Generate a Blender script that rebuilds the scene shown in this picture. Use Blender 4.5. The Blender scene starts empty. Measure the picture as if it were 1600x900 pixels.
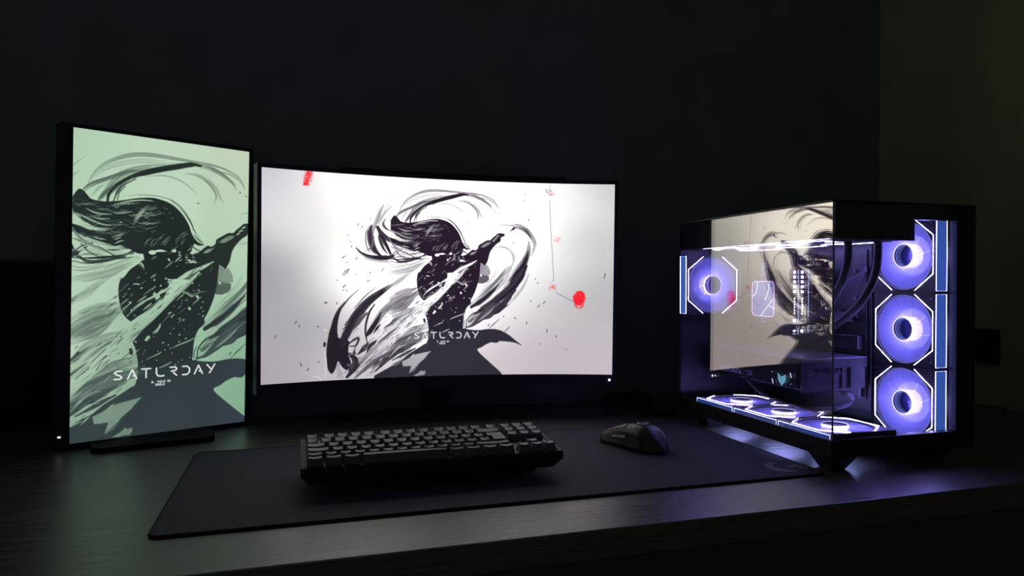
import bpy, bmesh, math, random
import numpy as np
from mathutils import Vector, Matrix
random.seed(7)
sc = bpy.context.scene
COL = sc.collection
pi = math.pi
ZC = 1.02            # eye height of the photographer; the desk top is 0.74
DESK = 0.74
WORLD = .036         # faint ambient light of the dark room
GREF = .34           # mirror coating of the side glass, per face
BLADE_GLOW = (.115,.11,.48)  # blades' own emission, put in for the LED light in the plastic
UNDER = 10           # strength of the added glow rings under the floor fans
# ------------------------------------------------------------------ camera, world, exposure
cam_d = bpy.data.cameras.new('camera'); cam = bpy.data.objects.new('camera', cam_d); COL.objects.link(cam)
cam_d.sensor_width = 36; cam_d.lens = 36*1092.28/1600; cam_d.clip_start = .02
yaw, pitch, roll = .30049, -.00721, .00289
F = Vector((math.sin(yaw)*math.cos(pitch), math.cos(yaw)*math.cos(pitch), math.sin(pitch)))
R0 = Vector((math.cos(yaw), -math.sin(yaw), 0)); U0 = R0.cross(F)
R1 = R0*math.cos(roll)+U0*math.sin(roll); U1 = U0*math.cos(roll)-R0*math.sin(roll)
cam.matrix_world = Matrix(((R1.x,U1.x,-F.x,0),(R1.y,U1.y,-F.y,0),(R1.z,U1.z,-F.z,ZC),(0,0,0,1)))
sc.camera = cam
sc.view_settings.view_transform = 'Standard'; sc.view_settings.look = 'None'
sc.view_settings.exposure = 0; sc.view_settings.gamma = 1; sc.view_settings.use_curve_mapping = False
w = bpy.data.worlds.new('night'); sc.world = w; w.use_nodes = True
bg = w.node_tree.nodes['Background']; bg.inputs[0].default_value = (.88,.95,1,1); bg.inputs[1].default_value = WORLD
# ------------------------------------------------------------------ materials
def lin(c):
    return tuple(((v/255)/12.92 if v/255 <= .04045 else ((v/255+.055)/1.055)**2.4) for v in c)
MATS = {}
def mat(name, rgb, rough=.5, metal=0, noise=0, nscale=60, bump=0, stretch=None, spec=.5, coat=0):
    if name in MATS: return MATS[name]
    m = bpy.data.materials.new(name); m.use_nodes = True; nt = m.node_tree; b = nt.nodes['Principled BSDF']
    c = lin(rgb)+(1,)
    b.inputs['Base Color'].default_value = c; b.inputs['Roughness'].default_value = rough; b.inputs['Metallic'].default_value = metal
    b.inputs['Specular IOR Level'].default_value = spec; b.inputs['Coat Weight'].default_value = coat
    if noise or bump:
        tc = nt.nodes.new('ShaderNodeTexCoord'); mp = nt.nodes.new('ShaderNodeMapping'); nz = nt.nodes.new('ShaderNodeTexNoise')
        nt.links.new(tc.outputs['Object'], mp.inputs[0]); nt.links.new(mp.outputs[0], nz.inputs['Vector'])
        if stretch: mp.inputs['Scale'].default_value = stretch
        nz.inputs['Scale'].default_value = nscale; nz.inputs['Detail'].default_value = 5
        if noise:
            mx = nt.nodes.new('ShaderNodeMix'); mx.data_type = 'RGBA'
            mx.inputs['A'].default_value = tuple(v*(1-noise) for v in c[:3])+(1,); mx.inputs['B'].default_value = tuple(v*(1+noise) for v in c[:3])+(1,)
            cr = nt.nodes.new('ShaderNodeMapRange'); cr.inputs['From Min'].default_value = .35; cr.inputs['From Max'].default_value = .65
            nt.links.new(nz.outputs['Fac'], cr.inputs['Value']); nt.links.new(cr.outputs[0], mx.inputs['Factor']); nt.links.new(mx.outputs['Result'], b.inputs['Base Color'])
        if bump:
            bp = nt.nodes.new('ShaderNodeBump'); bp.inputs['Strength'].default_value = bump; bp.inputs['Distance'].default_value = .001
            nt.links.new(nz.outputs['Fac'], bp.inputs['Height']); nt.links.new(bp.outputs[0], b.inputs['Normal'])
    MATS[name] = m; return m
def emit(name, rgb, s=1.0, sample=True):
    if name in MATS: return MATS[name]
    m = bpy.data.materials.new(name); m.use_nodes = True; nt = m.node_tree; nt.nodes.clear()
    o = nt.nodes.new('ShaderNodeOutputMaterial'); e = nt.nodes.new('ShaderNodeEmission')
    e.inputs[0].default_value = tuple(rgb)+(1,); e.inputs[1].default_value = s; nt.links.new(e.outputs[0], o.inputs[0])
    if not sample: m.cycles.emission_sampling = 'NONE'
    MATS[name] = m; return m
def glass(name, refl, tint, rtint, rough=0.0):
    m = bpy.data.materials.new(name); m.use_nodes = True; nt = m.node_tree; nt.nodes.clear()
    o = nt.nodes.new('ShaderNodeOutputMaterial'); t = nt.nodes.new('ShaderNodeBsdfTransparent'); g = nt.nodes.new('ShaderNodeBsdfGlossy'); mx = nt.nodes.new('ShaderNodeMixShader')
    t.inputs[0].default_value = tint+(1,); g.inputs['Color'].default_value = rtint+(1,); g.inputs['Roughness'].default_value = rough
    mx.inputs[0].default_value = refl; nt.links.new(t.outputs[0], mx.inputs[1]); nt.links.new(g.outputs[0], mx.inputs[2]); nt.links.new(mx.outputs[0], o.inputs[0])
    MATS[name] = m; return m
blackp = mat('black_plastic', (20,20,23), .45, noise=.12, nscale=300)
softp = mat('matte_black_plastic', (44,43,50), .6, noise=.1, nscale=400, bump=.15)
steel = mat('black_painted_steel', (20,20,24), .42, bump=.08, nscale=500)
gunm = mat('gunmetal', (120,120,130), .38, metal=.8, noise=.08)
rubber = mat('black_rubber', (18,18,20), .75, bump=.1, nscale=300)
chrome = mat('dull_metal', (170,170,178), .3, metal=1)
# ------------------------------------------------------------------ object helpers
def link(name, me, m=None, parent=None, loc=None, smooth=False):
    if m is not None and not len(me.materials): me.materials.append(m)
    if smooth:
        for p in me.polygons: p.use_smooth = True
    o = bpy.data.objects.new(name, me); COL.objects.link(o)
    if parent is not None: o.parent = parent
    if loc is not None: o.location = loc
    return o
def thing(name, label, cat, loc=(0,0,0), rot=(0,0,0), group=None):
    o = bpy.data.objects.new(name, None); o.empty_display_size = .02; COL.objects.link(o); o.location = loc; o.rotation_euler = rot
    o['label'] = label; o['category'] = cat
    if group: o['group'] = group
    return o
def tag(o, label, cat, group=None, kind=None):
    o['label'] = label; o['category'] = cat
    if group: o['group'] = group
    if kind: o['kind'] = kind
    return o
def struct(o, label=None):
    o['kind'] = 'structure'
    if label: o['label'] = label; 
    return o
class MB:
    def __init__(s): s.v = []; s.f = []; s.mi = []; s.cur = 0
    def add(s, vs, fs):
        n = len(s.v); s.v += [tuple(p) for p in vs]; s.f += [tuple(i+n for i in f) for f in fs]; s.mi += [s.cur]*len(fs); return s
    def box(s, a, b, bev=0, M=None):
        (x0,y0,z0),(x1,y1,z1) = a, b
        if bev <= 0:
            vs = [(x,y,z) for z in (z0,z1) for y in (y0,y1) for x in (x0,x1)]
            fs = [(0,2,3,1),(4,5,7,6),(0,1,5,4),(2,6,7,3),(0,4,6,2),(1,3,7,5)]
        else:
            bm = bmesh.new(); bmesh.ops.create_cube(bm, size=1)
            for v in bm.verts: v.co = Vector(((x0+x1)/2+v.co.x*(x1-x0), (y0+y1)/2+v.co.y*(y1-y0), (z0+z1)/2+v.co.z*(z1-z0)))
            bmesh.ops.bevel(bm, geom=list(bm.edges), offset=bev, segments=2, affect='EDGES', profile=.6)
            bm.verts.index_update(); vs = [v.co.copy() for v in bm.verts]; fs = [[v.index for v in f.verts] for f in bm.faces]; bm.free()
        if M is not None: vs = [M @ Vector(p) for p in vs]
        return s.add(vs, fs)
    def prism(s, pts, z0, z1, M=None):      # 2D outline in xy, extruded z
        n = len(pts); vs = [(x,y,z0) for x,y in pts]+[(x,y,z1) for x,y in pts]
        fs = [tuple(range(n-1,-1,-1)), tuple(range(n,2*n))]+[(i,(i+1)%n,(i+1)%n+n,i+n) for i in range(n)]
        if M is not None: vs = [M @ Vector(p) for p in vs]
        return s.add(vs, fs)
    def tube(s, pts, r, n=8, closed=False, cap=True):
        P = [Vector(p) for p in pts]; L = len(P); rs = r if isinstance(r,(list,tuple)) else [r]*L
        vs = []; up = None
        for i in range(L):
            if closed: t = P[(i+1)%L]-P[i-1]
            else: t = P[min(i+1,L-1)]-P[max(i-1,0)]
            t.normalize()
            if up is None: up = Vector((0,0,1)) if abs(t.z) < .9 else Vector((1,0,0))
            up = (up-t*up.dot(t)).normalized(); b = t.cross(up)
            for k in range(n):
                a = 2*pi*k/n; vs.append(P[i]+(up*math.cos(a)+b*math.sin(a))*rs[i])
        fs = []
        for i in range(L if closed else L-1):
            j = (i+1)%L
            for k in range(n): fs.append((i*n+k, i*n+(k+1)%n, j*n+(k+1)%n, j*n+k))
        if cap and not closed: fs += [tuple(range(n-1,-1,-1)), tuple((L-1)*n+k for k in range(n))]
        return s.add(vs, fs)
    def lathe(s, prof, n=48, M=None, cap=False):   # prof: (r, z)
        vs = [(r*math.cos(2*pi*k/n), r*math.sin(2*pi*k/n), z) for r,z in prof for k in range(n)]
        fs = [(i*n+k, i*n+(k+1)%n, (i+1)*n+(k+1)%n, (i+1)*n+k) for i in range(len(prof)-1) for k in range(n)]
        if cap: fs.append(tuple((len(prof)-1)*n+k for k in range(n)))
        if M is not None: vs = [M @ Vector(p) for p in vs]
        return s.add(vs, fs)
    def mesh(s, name, fix=False):
        me = bpy.data.meshes.new(name); me.from_pydata([tuple(p) for p in s.v], [], s.f); me.update()
        if any(s.mi): me.polygons.foreach_set('material_index', s.mi)
        bm = bmesh.new(); bm.from_mesh(me); bmesh.ops.recalc_face_normals(bm, faces=bm.faces[:]); bm.to_mesh(me); bm.free()
        return me
    def build(s, name, m=None, parent=None, smooth=False, loc=None):
        me = s.mesh(name)
        if isinstance(m,(list,tuple)):
            for q in m: me.materials.append(q)
            m = None
        return link(name, me, m, parent, loc, smooth)
def curve_pts(pts, n=10):
    Q = [Vector(p) for p in pts]; Q = [2*Q[0]-Q[1]]+Q+[2*Q[-1]-Q[-2]]; out = []
    for i in range(1, len(Q)-2):
        a,b,c,d = Q[i-1:i+3]
        for k in range(n):
            t = k/n; out.append(.5*(2*b+(c-a)*t+(2*a-5*b+4*c-d)*t*t+(3*b-a-3*c+d)*t**3))
    out.append(Q[-2]); return out
def rounded(w, h, r, n=5):
    out = []
    for cx, cy, a0 in ((w/2-r,h/2-r,0),(-w/2+r,h/2-r,90),(-w/2+r,-h/2+r,180),(w/2-r,-h/2+r,270)):
        for k in range(n+1):
            a = math.radians(a0+90*k/n); out.append((cx+r*math.cos(a), cy+r*math.sin(a)))
    return out
def copy_tree(o, parent=None):
    c = o.copy(); COL.objects.link(c)
    if parent is not None:
        c.parent = parent; c.matrix_parent_inverse = o.matrix_parent_inverse
    for ch in list(o.children): copy_tree(ch, c)
    return c
def text_mesh(name, body, size, m, parent, M, extrude=.0002, align='CENTER', space=1.0, sx=1.0):
    cu = bpy.data.curves.new(name, 'FONT'); cu.body = body; cu.size = size; cu.extrude = extrude; cu.align_x = align; cu.space_character = space
    t = bpy.data.objects.new(name, cu); COL.objects.link(t); dg = bpy.context.evaluated_depsgraph_get(); dg.update()
    me = bpy.data.meshes.new_from_object(t.evaluated_get(dg)); bpy.data.objects.remove(t); bpy.data.curves.remove(cu)
    me.name = name; me.transform(M @ Matrix.Scale(sx, 4, (1,0,0))); me.materials.clear()
    return link(name, me, m, parent)
# ------------------------------------------------------------------ the room
wall_paint = mat('charcoal_wall_paint', (120,127,131), .85, noise=.08, nscale=9, bump=.25)
beige = mat('beige_wall_paint', (192,182,146), .9, noise=.05, nscale=8, bump=.2)
WY, WX = 1.53, 1.524
def slab(name, a, b, m, label):
    return struct(MB().box(a, b).build(name, m), label)
slab('wall_back', (-2.6,WY,0), (WX+.1,WY+.1,2.7), wall_paint, 'dark charcoal painted wall behind the desk')
slab('wall_right', (WX,-1.6,0), (WX+.1,WY,2.7), beige, 'dim beige side wall at the right edge')
slab('floor', (-2.6,-1.6,-.05), (WX+.1,WY+.1,0), mat('dark_floor', (60,52,46), .6, noise=.2, nscale=3, stretch=(1,8,1)), 'dark floor under the desk')
slab('baseboard_back', (-2.6,WY-.012,0), (WX,WY,.08), mat('baseboard_paint', (40,42,44), .6), 'low dark baseboard along the back wall')
# ------------------------------------------------------------------ the desk
def wood(name, rgb, rough):
    m = bpy.data.materials.new(name); m.use_nodes = True; nt = m.node_tree; b = nt.nodes['Principled BSDF']; L = nt.links.new
    tc = nt.nodes.new('ShaderNodeTexCoord'); mp = nt.nodes.new('ShaderNodeMapping'); L(tc.outputs['Object'], mp.inputs[0]); mp.inputs['Scale'].default_value = (2.2,60,60)
    n1 = nt.nodes.new('ShaderNodeTexNoise'); n1.inputs['Scale'].default_value = 5; n1.inputs['Detail'].default_value = 8; n1.inputs['Roughness'].default_value = .65; L(mp.outputs[0], n1.inputs['Vector'])
    mx = nt.nodes.new('ShaderNodeMix'); mx.data_type = 'RGBA'; c = lin(rgb); mx.inputs['A'].default_value = tuple(v*.45 for v in c)+(1,); mx.inputs['B'].default_value = tuple(v*1.6 for v in c)+(1,)
    mr = nt.nodes.new('ShaderNodeMapRange'); mr.inputs['From Min'].default_value = .35; mr.inputs['From Max'].default_value = .65; L(n1.outputs['Fac'], mr.inputs['Value'])
    L(mr.outputs[0], mx.inputs['Factor']); L(mx.outputs['Result'], b.inputs['Base Color'])
    r2 = nt.nodes.new('ShaderNodeMapRange'); r2.inputs['From Min'].default_value = .3; r2.inputs['From Max'].default_value = .7; r2.inputs['To Min'].default_value = rough-.05; r2.inputs['To Max'].default_value = rough+.14
    L(n1.outputs['Fac'], r2.inputs['Value']); L(r2.outputs[0], b.inputs['Roughness'])
    bp = nt.nodes.new('ShaderNodeBump'); bp.inputs['Strength'].default_value = .5; bp.inputs['Distance'].default_value = .0006; L(n1.outputs['Fac'], bp.inputs['Height']); L(bp.outputs[0], b.inputs['Normal'])
    b.inputs['Specular IOR Level'].default_value = 1.0; b.inputs['IOR'].default_value = 1.75
    return m
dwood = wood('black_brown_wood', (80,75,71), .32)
desk = thing('desk', 'long black-brown wood desk with fine horizontal grain along the wall', 'desk', (.2,1.12,0))
MB().box((-1.1,.727-1.12,.705), (WX-.2-.004,WY-1.12-.003,DESK), .0015).build('tabletop', dwood, desk)
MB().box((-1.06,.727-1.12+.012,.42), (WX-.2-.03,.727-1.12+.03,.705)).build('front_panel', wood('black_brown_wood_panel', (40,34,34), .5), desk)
for x in (-1.08, WX-.2-.06):
    MB().box((x,-.36,0), (x+.05,-.31,.705), .002).build('leg', dwood, desk)
    MB().box((x,.34,0), (x+.05,.39,.705), .002).build('leg', dwood, desk)
# things in the dark corners
pn = thing('wall_panel', 'low black panel against the wall left of the portrait monitor', 'panel', (-.80,WY-.02,DESK))
MB().box((-.32,-.008,.0), (.362,.012,.312), .002).build('board', mat('black_board', (16,16,18), .8), pn)
MB().box((-.32,-.0085,.312), (.362,.0125,.318), .001).build('top_rail', blackp, pn)
ab = thing('power_adapter', 'small black box plugged in on the beige wall right of the computer case', 'adapter', (WX-.001,1.212,ZC-.143))
MB().box((-.03,-.019,-.028), (0,.019,.028), .003).build('body', blackp, ab)
MB().box((-.004,-.03,-.04), (0,.03,.04), .001).build('wall_plate', mat('socket_plate', (40,40,40), .5), ab)
hb = thing('network_box', 'flat black box at the back of the desk right of the main monitor', 'box', (.74,1.475,DESK))
MB().box((-.045,-.03,0), (.045,.03,.024), .003).build('housing', blackp, hb)
MB().box((-.043,-.0304,.006), (.043,-.0296,.009)).build('vent_slot', steel, hb)
cb = thing('cable_strap', 'flat black strip lying on the desk behind the mouse', 'strip', (.735,1.325,DESK))
MB().prism(rounded(.082,.022,.006), 0, .006).build('strip', rubber, cb)
MB().prism(rounded(.018,.026,.003), .006, .009).build('buckle', steel, cb)
sh = MB(); sh.tube(curve_pts([(1.44,1.23,DESK+.006),(1.47,1.20,DESK+.006),(1.505,1.155,DESK+.006)],6), .0035, 8)
tag(sh.build('extension_cord', mat('grey_cord', (105,90,92), .5), None, True), 'thin grey cord on the desk below the wall adapter', 'cord')
# ------------------------------------------------------------------ desk mat
dm = thing('desk_mat', 'large black cloth desk mat with stitched edge and grey round mark', 'desk mat', (.295,1.0375,DESK))
matm = mat('black_cloth', (64,62,76), .7, noise=.25, nscale=900, bump=.5, spec=.4)
MB().prism(rounded(.898,.395,.012,6), 0, .003).build('cloth', matm, dm)
MB().tube([(x,y,.0018) for x,y in rounded(.897,.394,.012,6)], .0019, 8, closed=True).build('edge', mat('edge_binding', (20,20,22), .8, bump=.4, nscale=1200), dm, True)
Cc = [(0.706,0.904),(0.708,0.912),(0.703,0.915),(0.691,0.91),(0.684,0.905),(0.679,0.894),(0.676,0.882),(0.678,0.873),(0.682,0.865),(0.69,0.86),(0.701,0.857),(0.711,0.856),(0.711,0.866),(0.701,0.87),(0.694,0.877),(0.692,0.886),(0.693,0.894),(0.697,0.9)]
Gc = [(0.709,0.89),(0.718,0.891),(0.731,0.891),(0.732,0.883),(0.731,0.872),(0.737,0.867),(0.73,0.864),(0.725,0.866),(0.724,0.872),(0.723,0.881),(0.714,0.879),(0.708,0.879)]
lg = MB()
for q in (Cc, Gc): lg.prism([(x-.295,y-1.0375) for x,y in q], .0031, .0034)
lg.build('logo', mat('grey_print', (120,120,132), .8), dm)['label'] = 'round grey printed mark'
INK = [
('b',[(5.534,6.069),(5.926,5.862),(6.329,5.592),(6.794,5.137)],[0.244,0.427,0.366,0.183],0.55,22),
('b',[(5.507,4.997),(5.907,4.66),(6.258,4.372),(6.724,4.075)],[0.122,0.2196,0.1464,0.061],0.3,10),
('b',[(5.514,5.448),(5.917,5.29),(6.322,5.156),(6.766,5.018)],[0.183,0.366,0.366,0.183],0.38,14),
('b',[(5.522,6.857),(6.036,6.499),(6.545,6.126),(7.077,6.037)],[0.488,0.671,0.549,0.366],0.3,20),
('b',[(5.554,7.366),(6.147,7.082),(6.714,6.84),(7.251,6.704)],[0.244,0.366,0.366,0.305],0.5,20),
('b',[(5.512,7.812),(6.052,7.475),(6.667,7.188),(7.312,7.068)],[0.366,0.427,0.427,0.366],0.68,26),
('b',[(5.518,8.149),(5.957,7.865),(6.36,7.623),(6.882,7.385)],[0.122,0.2074,0.2074,0.122],0.85,12),
('b',[(5.539,4.282),(5.929,4.225),(6.547,4.055),(7.04,3.825)],[0.168,0.224,0.224,0.1456],0.3,10),
('b',[(6.116,4.169),(6.546,4.001),(6.889,3.829),(7.24,3.653)],[0.28,0.336,0.28,0.168],0.25,14),
('b',[(5.896,1.508),(6.137,1.094),(6.489,0.807),(6.981,0.583),(7.532,0.498),(8.199,0.513),(8.871,0.552),(9.546,0.599),(10.17,0.8),(10.399,1.016),(10.487,1.237)],[0.054,0.0864,0.1188,0.1404,0.1296,0.108,0.0864,0.0756,0.054,0.0378,0.027],0.42,12),
('b',[(5.95,1.425),(6.219,1.144),(6.655,0.908),(7.313,0.715),(7.978,0.676),(8.592,0.634)],[0.0432,0.0756,0.108,0.1296,0.108,0.0432],0.25,9),
('b',[(6.2,2.009),(6.388,1.678),(6.767,1.202),(7.315,0.933),(7.868,0.801),(8.424,0.669)],[0.108,0.1836,0.2376,0.1944,0.1296,0.054],0.42,16),
('b',[(5.683,1.867),(5.951,1.587),(6.385,1.353),(6.876,1.115),(7.316,0.988)],[0.0972,0.1404,0.1296,0.108,0.054],0.72,10),
('b',[(8.595,0.938),(8.988,0.979),(9.271,1.135),(9.47,1.351),(9.557,1.57),(9.504,1.85)],[0.0432,0.108,0.1188,0.0972,0.0648,0.027],0.45,9),
('b',[(7.428,1.175),(7.982,1.098),(8.43,1.192),(8.768,1.401),(8.994,1.587)],[0.027,0.0432,0.0432,0.0378,0.0216],0.3,4),
('b',[(9.212,0.915),(9.554,1.293),(9.67,1.567),(9.814,1.786)],[0.027,0.0432,0.0432,0.0216],0.35,3),
('b',[(9.012,0.657),(9.435,0.741),(9.832,0.922),(10.117,1.136),(10.205,1.329)],[0.162,0.162,0.1188,0.0648,0.027],0.55,12),
('b',[(9.435,0.741),(10.001,0.833),(10.343,1.018),(10.487,1.254)],[0.0324,0.0432,0.0432,0.027],0.6,3),
('b',[(6.605,1.507),(6.987,1.247),(7.427,1.038),(7.869,0.883),(8.313,0.756),(8.76,0.644),(9.069,0.655)],[0.0756,0.1404,0.2052,0.1944,0.1944,0.1728,0.0864],0.97,6),
('b',[(6.392,2.084),(6.444,1.784),(6.66,1.504),(6.987,1.263),(7.317,1.086)],[0.0864,0.1188,0.1188,0.1188,0.0864],0.95,5),
('b',[(6.555,1.997),(6.662,1.722),(6.825,1.498),(7.153,1.267)],[0.0432,0.0648,0.054,0.0432],0.9,2),
('b',[(6.664,1.939),(6.717,1.719),(6.88,1.523)],[0.027,0.027,0.0216],0.8,0),
('b',[(6.119,2.12),(6.253,1.845),(6.496,1.565),(6.769,1.364)],[0.0756,0.0972,0.0756,0.0432],0.75,5),
('b',[(5.954,1.91),(6.169,1.632),(6.386,1.472)],[0.0432,0.0756,0.0432],0.35,5),
('b',[(5.916,0.673),(5.567,1.013),(5.301,1.4),(5.144,1.834)],[0.0216,0.0324,0.0432,0.0432],0.3,3),
('b',[(5.219,1.19),(5.034,1.572),(4.878,2.005),(4.721,2.436),(4.618,2.918),(4.675,3.342)],[0.054,0.162,0.1836,0.162,0.1296,0.054],0.42,14),
('b',[(5.677,1.195),(5.356,1.505),(5.143,1.781),(5.012,2.053),(4.934,2.376)],[0.0324,0.0864,0.1296,0.1296,0.0864],0.35,10),
('b',[(4.665,2.12),(4.455,2.446),(4.416,2.818),(4.488,3.187),(4.676,3.448)],[0.027,0.054,0.0756,0.0756,0.0432],0.4,6),
('b',[(4.666,2.199),(4.604,2.493),(4.644,2.864),(4.781,3.233),(4.996,3.468),(5.212,3.597)],[0.0864,0.2376,0.27,0.2376,0.162,0.0648],0.93,9),
('b',[(5.278,1.882),(5.2,2.099),(5.282,2.257),(5.471,2.384),(5.851,2.507)],[0.0756,0.1296,0.0972,0.0648,0.0432],0.85,5),
('p',[(5.79,1.755),(5.955,1.964),(6.228,2.105),(6.502,2.134),(6.558,2.322),(6.34,2.437),(6.013,2.367),(5.686,2.243),(5.533,2.087),(5.602,1.897)],0.97,0),
('b',[(4.933,2.269),(5.096,2.53),(5.367,2.763),(5.746,2.887),(6.236,3.009),(6.785,3.132),(7.337,3.174)],[0.1836,0.27,0.2484,0.2268,0.1836,0.216,0.324],0.96,5),
('b',[(5.097,2.637),(5.287,2.953),(5.452,3.27),(5.616,3.59),(5.807,3.748)],[0.162,0.1512,0.108,0.0756,0.0432],0.95,3),
('b',[(3.986,3.2),(4.198,3.406),(4.517,3.558),(4.891,3.631),(5.32,3.622),(5.643,3.535)],[0.0324,0.0864,0.1512,0.2052,0.2484,0.1512],0.92,9),
('b',[(4.039,3.357),(4.411,3.64),(4.785,3.739),(5.268,3.8),(5.699,3.75)],[0.0216,0.0648,0.0756,0.0648,0.0324],0.35,6),
('b',[(4.784,3.606),(5.159,3.625),(5.536,3.618)],[0.0864,0.1404,0.0864],0.97,0),
('b',[(5.536,3.645),(5.858,3.369),(6.128,3.147),(6.455,2.976)],[0.0378,0.0432,0.0432,0.0432],0.92,0),
('b',[(5.644,3.589),(5.916,3.773),(6.352,3.738),(6.789,3.594),(7.173,3.396)],[0.054,0.0972,0.0972,0.0864,0.0756],0.92,3),
('b',[(5.477,3.109),(5.857,3.261),(6.349,3.413),(6.897,3.347),(7.338,3.229)],[0.0324,0.0432,0.054,0.0756,0.108],0.85,3),
('b',[(5.321,3.756),(5.592,3.94),(5.972,3.934),(6.353,3.793)],[0.0162,0.0216,0.0216,0.0162],0.4,0),
('b',[(5.862,3.801),(6.406,3.656),(7.009,3.509),(7.339,3.365)],[0.027,0.0378,0.0432,0.054],0.8,3),
('p',[(5.516,1.928),(5.659,1.719),(5.775,1.76),(5.894,1.935),(6.178,2.016),(6.515,1.997),(6.86,1.928),(7.213,1.845),(7.575,1.795),(7.894,1.834),(8.221,1.961),(8.502,2.217),(8.703,2.524),(8.821,2.841),(8.996,3.068),(9.189,3.16),(9.027,3.185),(8.883,3.132),(8.855,3.222),(8.745,3.461),(8.576,3.45),(8.189,3.44),(7.917,3.359),(7.705,3.401),(7.523,3.543),(7.418,3.507),(7.238,3.497),(7.033,3.393),(6.781,3.282),(6.536,3.326),(6.197,3.254),(5.959,3.147),(5.725,3.011),(5.517,2.89),(5.506,2.734),(5.676,2.802),(5.979,2.9),(6.167,2.836),(5.906,2.707),(5.718,2.561),(5.523,2.364)],0.98,0),
('b',[(5.525,1.969),(5.849,2.099),(6.181,2.231),(6.569,2.309),(7.066,2.27)],[0.0784,0.0896,0.0896,0.0784,0.056],0.95,4),
('b',[(6.59,2.078),(6.96,1.957),(7.368,1.887),(7.682,1.893)],[0.0168,0.0392,0.0336,0.0168],0.0,3),
('b',[(6.372,2.162),(6.861,2.038),(7.266,1.975)],[0.0168,0.028,0.0168],0.12,2),
('b',[(7.097,2.629),(7.221,2.398),(7.372,2.19),(7.526,2.037)],[0.0784,0.112,0.0896,0.028],0.45,6),
('b',[(5.852,2.258),(6.041,2.35),(6.232,2.416)],[0.0112,0.0336,0.0112],0.12,0),
('b',[(6.064,2.348),(6.279,2.386),(6.521,2.378)],[0.0112,0.0336,0.0112],0.12,0),
('b',[(6.569,2.347),(6.816,2.317),(7.066,2.259)],[0.0112,0.0336,0.0112],0.12,0),
('b',[(6.02,2.502),(6.233,2.529),(6.474,2.512)],[0.0112,0.0336,0.0112],0.12,0),
('b',[(6.721,2.599),(6.8,2.588)],[0.0112,0.0336,0.0112],0.12,0),
('b',[(6.147,3.106),(6.252,3.111),(6.368,3.127)],[0.0112,0.0336,0.0112],0.12,0),
('b',[(6.052,3.073),(6.204,3.103)],[0.0112,0.0336,0.0112],0.12,0),
('b',[(6.531,3.048),(6.727,2.983),(6.875,2.925)],[0.0112,0.0336,0.0112],0.12,0),
('b',[(6.581,3.116),(6.777,3.035)],[0.0112,0.0336,0.0112],0.12,0),
('b',[(6.608,3.235),(6.73,3.164),(6.853,3.125)],[0.0112,0.0336,0.0112],0.12,0),
('b',[(5.526,2.574),(5.72,2.719),(5.977,2.81),(6.334,2.826),(6.527,2.781)],[0.056,0.0896,0.0784,0.056,0.0224],0.18,5),
('b',[(5.577,2.386),(5.809,2.501),(6.092,2.625),(6.38,2.703),(6.771,2.667)],[0.0224,0.056,0.056,0.0448,0.0168],0.35,4),
('b',[(5.175,2.421),(5.472,2.529),(5.798,2.67),(6.071,2.797),(6.344,2.844)],[0.054,0.1188,0.1188,0.0756,0.027],0.05,5),
('b',[(5.309,2.363),(5.634,2.46),(5.852,2.614)],[0.0216,0.0432,0.0216],0.2,2),
('b',[(5.542,3.021),(5.865,3.12),(6.293,3.249),(6.584,3.291)],[0.0224,0.0784,0.0672,0.0224],0.15,4),
('b',[(5.522,3.179),(5.821,3.271),(6.199,3.372),(6.585,3.356),(6.983,3.395)],[0.056,0.112,0.112,0.0784,0.0336],0.1,5),
('b',[(5.513,3.469),(5.824,3.43),(6.152,3.444),(6.489,3.485),(6.884,3.526),(7.239,3.569)],[0.0448,0.0784,0.0784,0.0784,0.0784,0.0448],0.08,4),
('b',[(5.529,3.652),(5.872,3.577),(6.202,3.587),(6.54,3.609)],[0.056,0.0784,0.0784,0.0336],0.35,4),
('b',[(5.517,3.784),(5.923,3.826),(6.253,3.764),(6.59,3.683),(6.986,3.633),(7.24,3.597)],[0.0224,0.028,0.028,0.028,0.028,0.0224],0.9,2),
('b',[(5.514,3.574),(5.73,3.354),(5.961,3.265)],[0.0336,0.0336,0.0168],0.9,0),
('b',[(5.516,3.679),(5.874,3.683),(6.299,3.638),(6.785,3.568),(7.136,3.501)],[0.028,0.0448,0.0448,0.0392,0.028],0.92,2),
('b',[(5.729,3.275),(5.918,3.48),(6.203,3.641)],[0.0224,0.028,0.0168],0.9,0),
('b',[(6.15,3.31),(6.392,3.462),(6.638,3.589),(6.936,3.618)],[0.0224,0.028,0.028,0.0224],0.9,0),
('b',[(5.521,4.02),(5.787,4.041),(6.113,3.955),(6.398,3.841)],[0.0168,0.0224,0.0224,0.0168],0.7,2),
('b',[(7.671,3.278),(7.712,3.202),(7.775,3.148)],[0.0056,0.0101,0.0045],0.29649168124072306,0),
('b',[(7.466,3.23),(7.532,3.097),(7.641,3.007)],[0.0056,0.0101,0.0045],0.4901357054487425,0),
('b',[(8.327,3.163),(8.376,3.068),(8.452,3.006)],[0.0056,0.0101,0.0045],0.3330047930324351,0),
('b',[(7.598,3.286),(7.623,3.229),(7.675,3.193)],[0.0056,0.0101,0.0045],0.5282426894284181,0),
('b',[(8.408,2.997),(8.473,2.877),(8.572,2.79)],[0.0056,0.0101,0.0045],0.308030685405772,0),
('b',[(7.759,3.132),(7.816,3.021),(7.911,2.942)],[0.0056,0.0101,0.0045],0.5063945073974041,0),
('b',[(8.472,3.18),(8.526,3.078),(8.614,3.01)],[0.0056,0.0101,0.0045],0.451510436954942,0),
('b',[(8.001,3.218),(8.048,3.13),(8.118,3.069)],[0.0056,0.0101,0.0045],0.2768038621796171,0),
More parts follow.
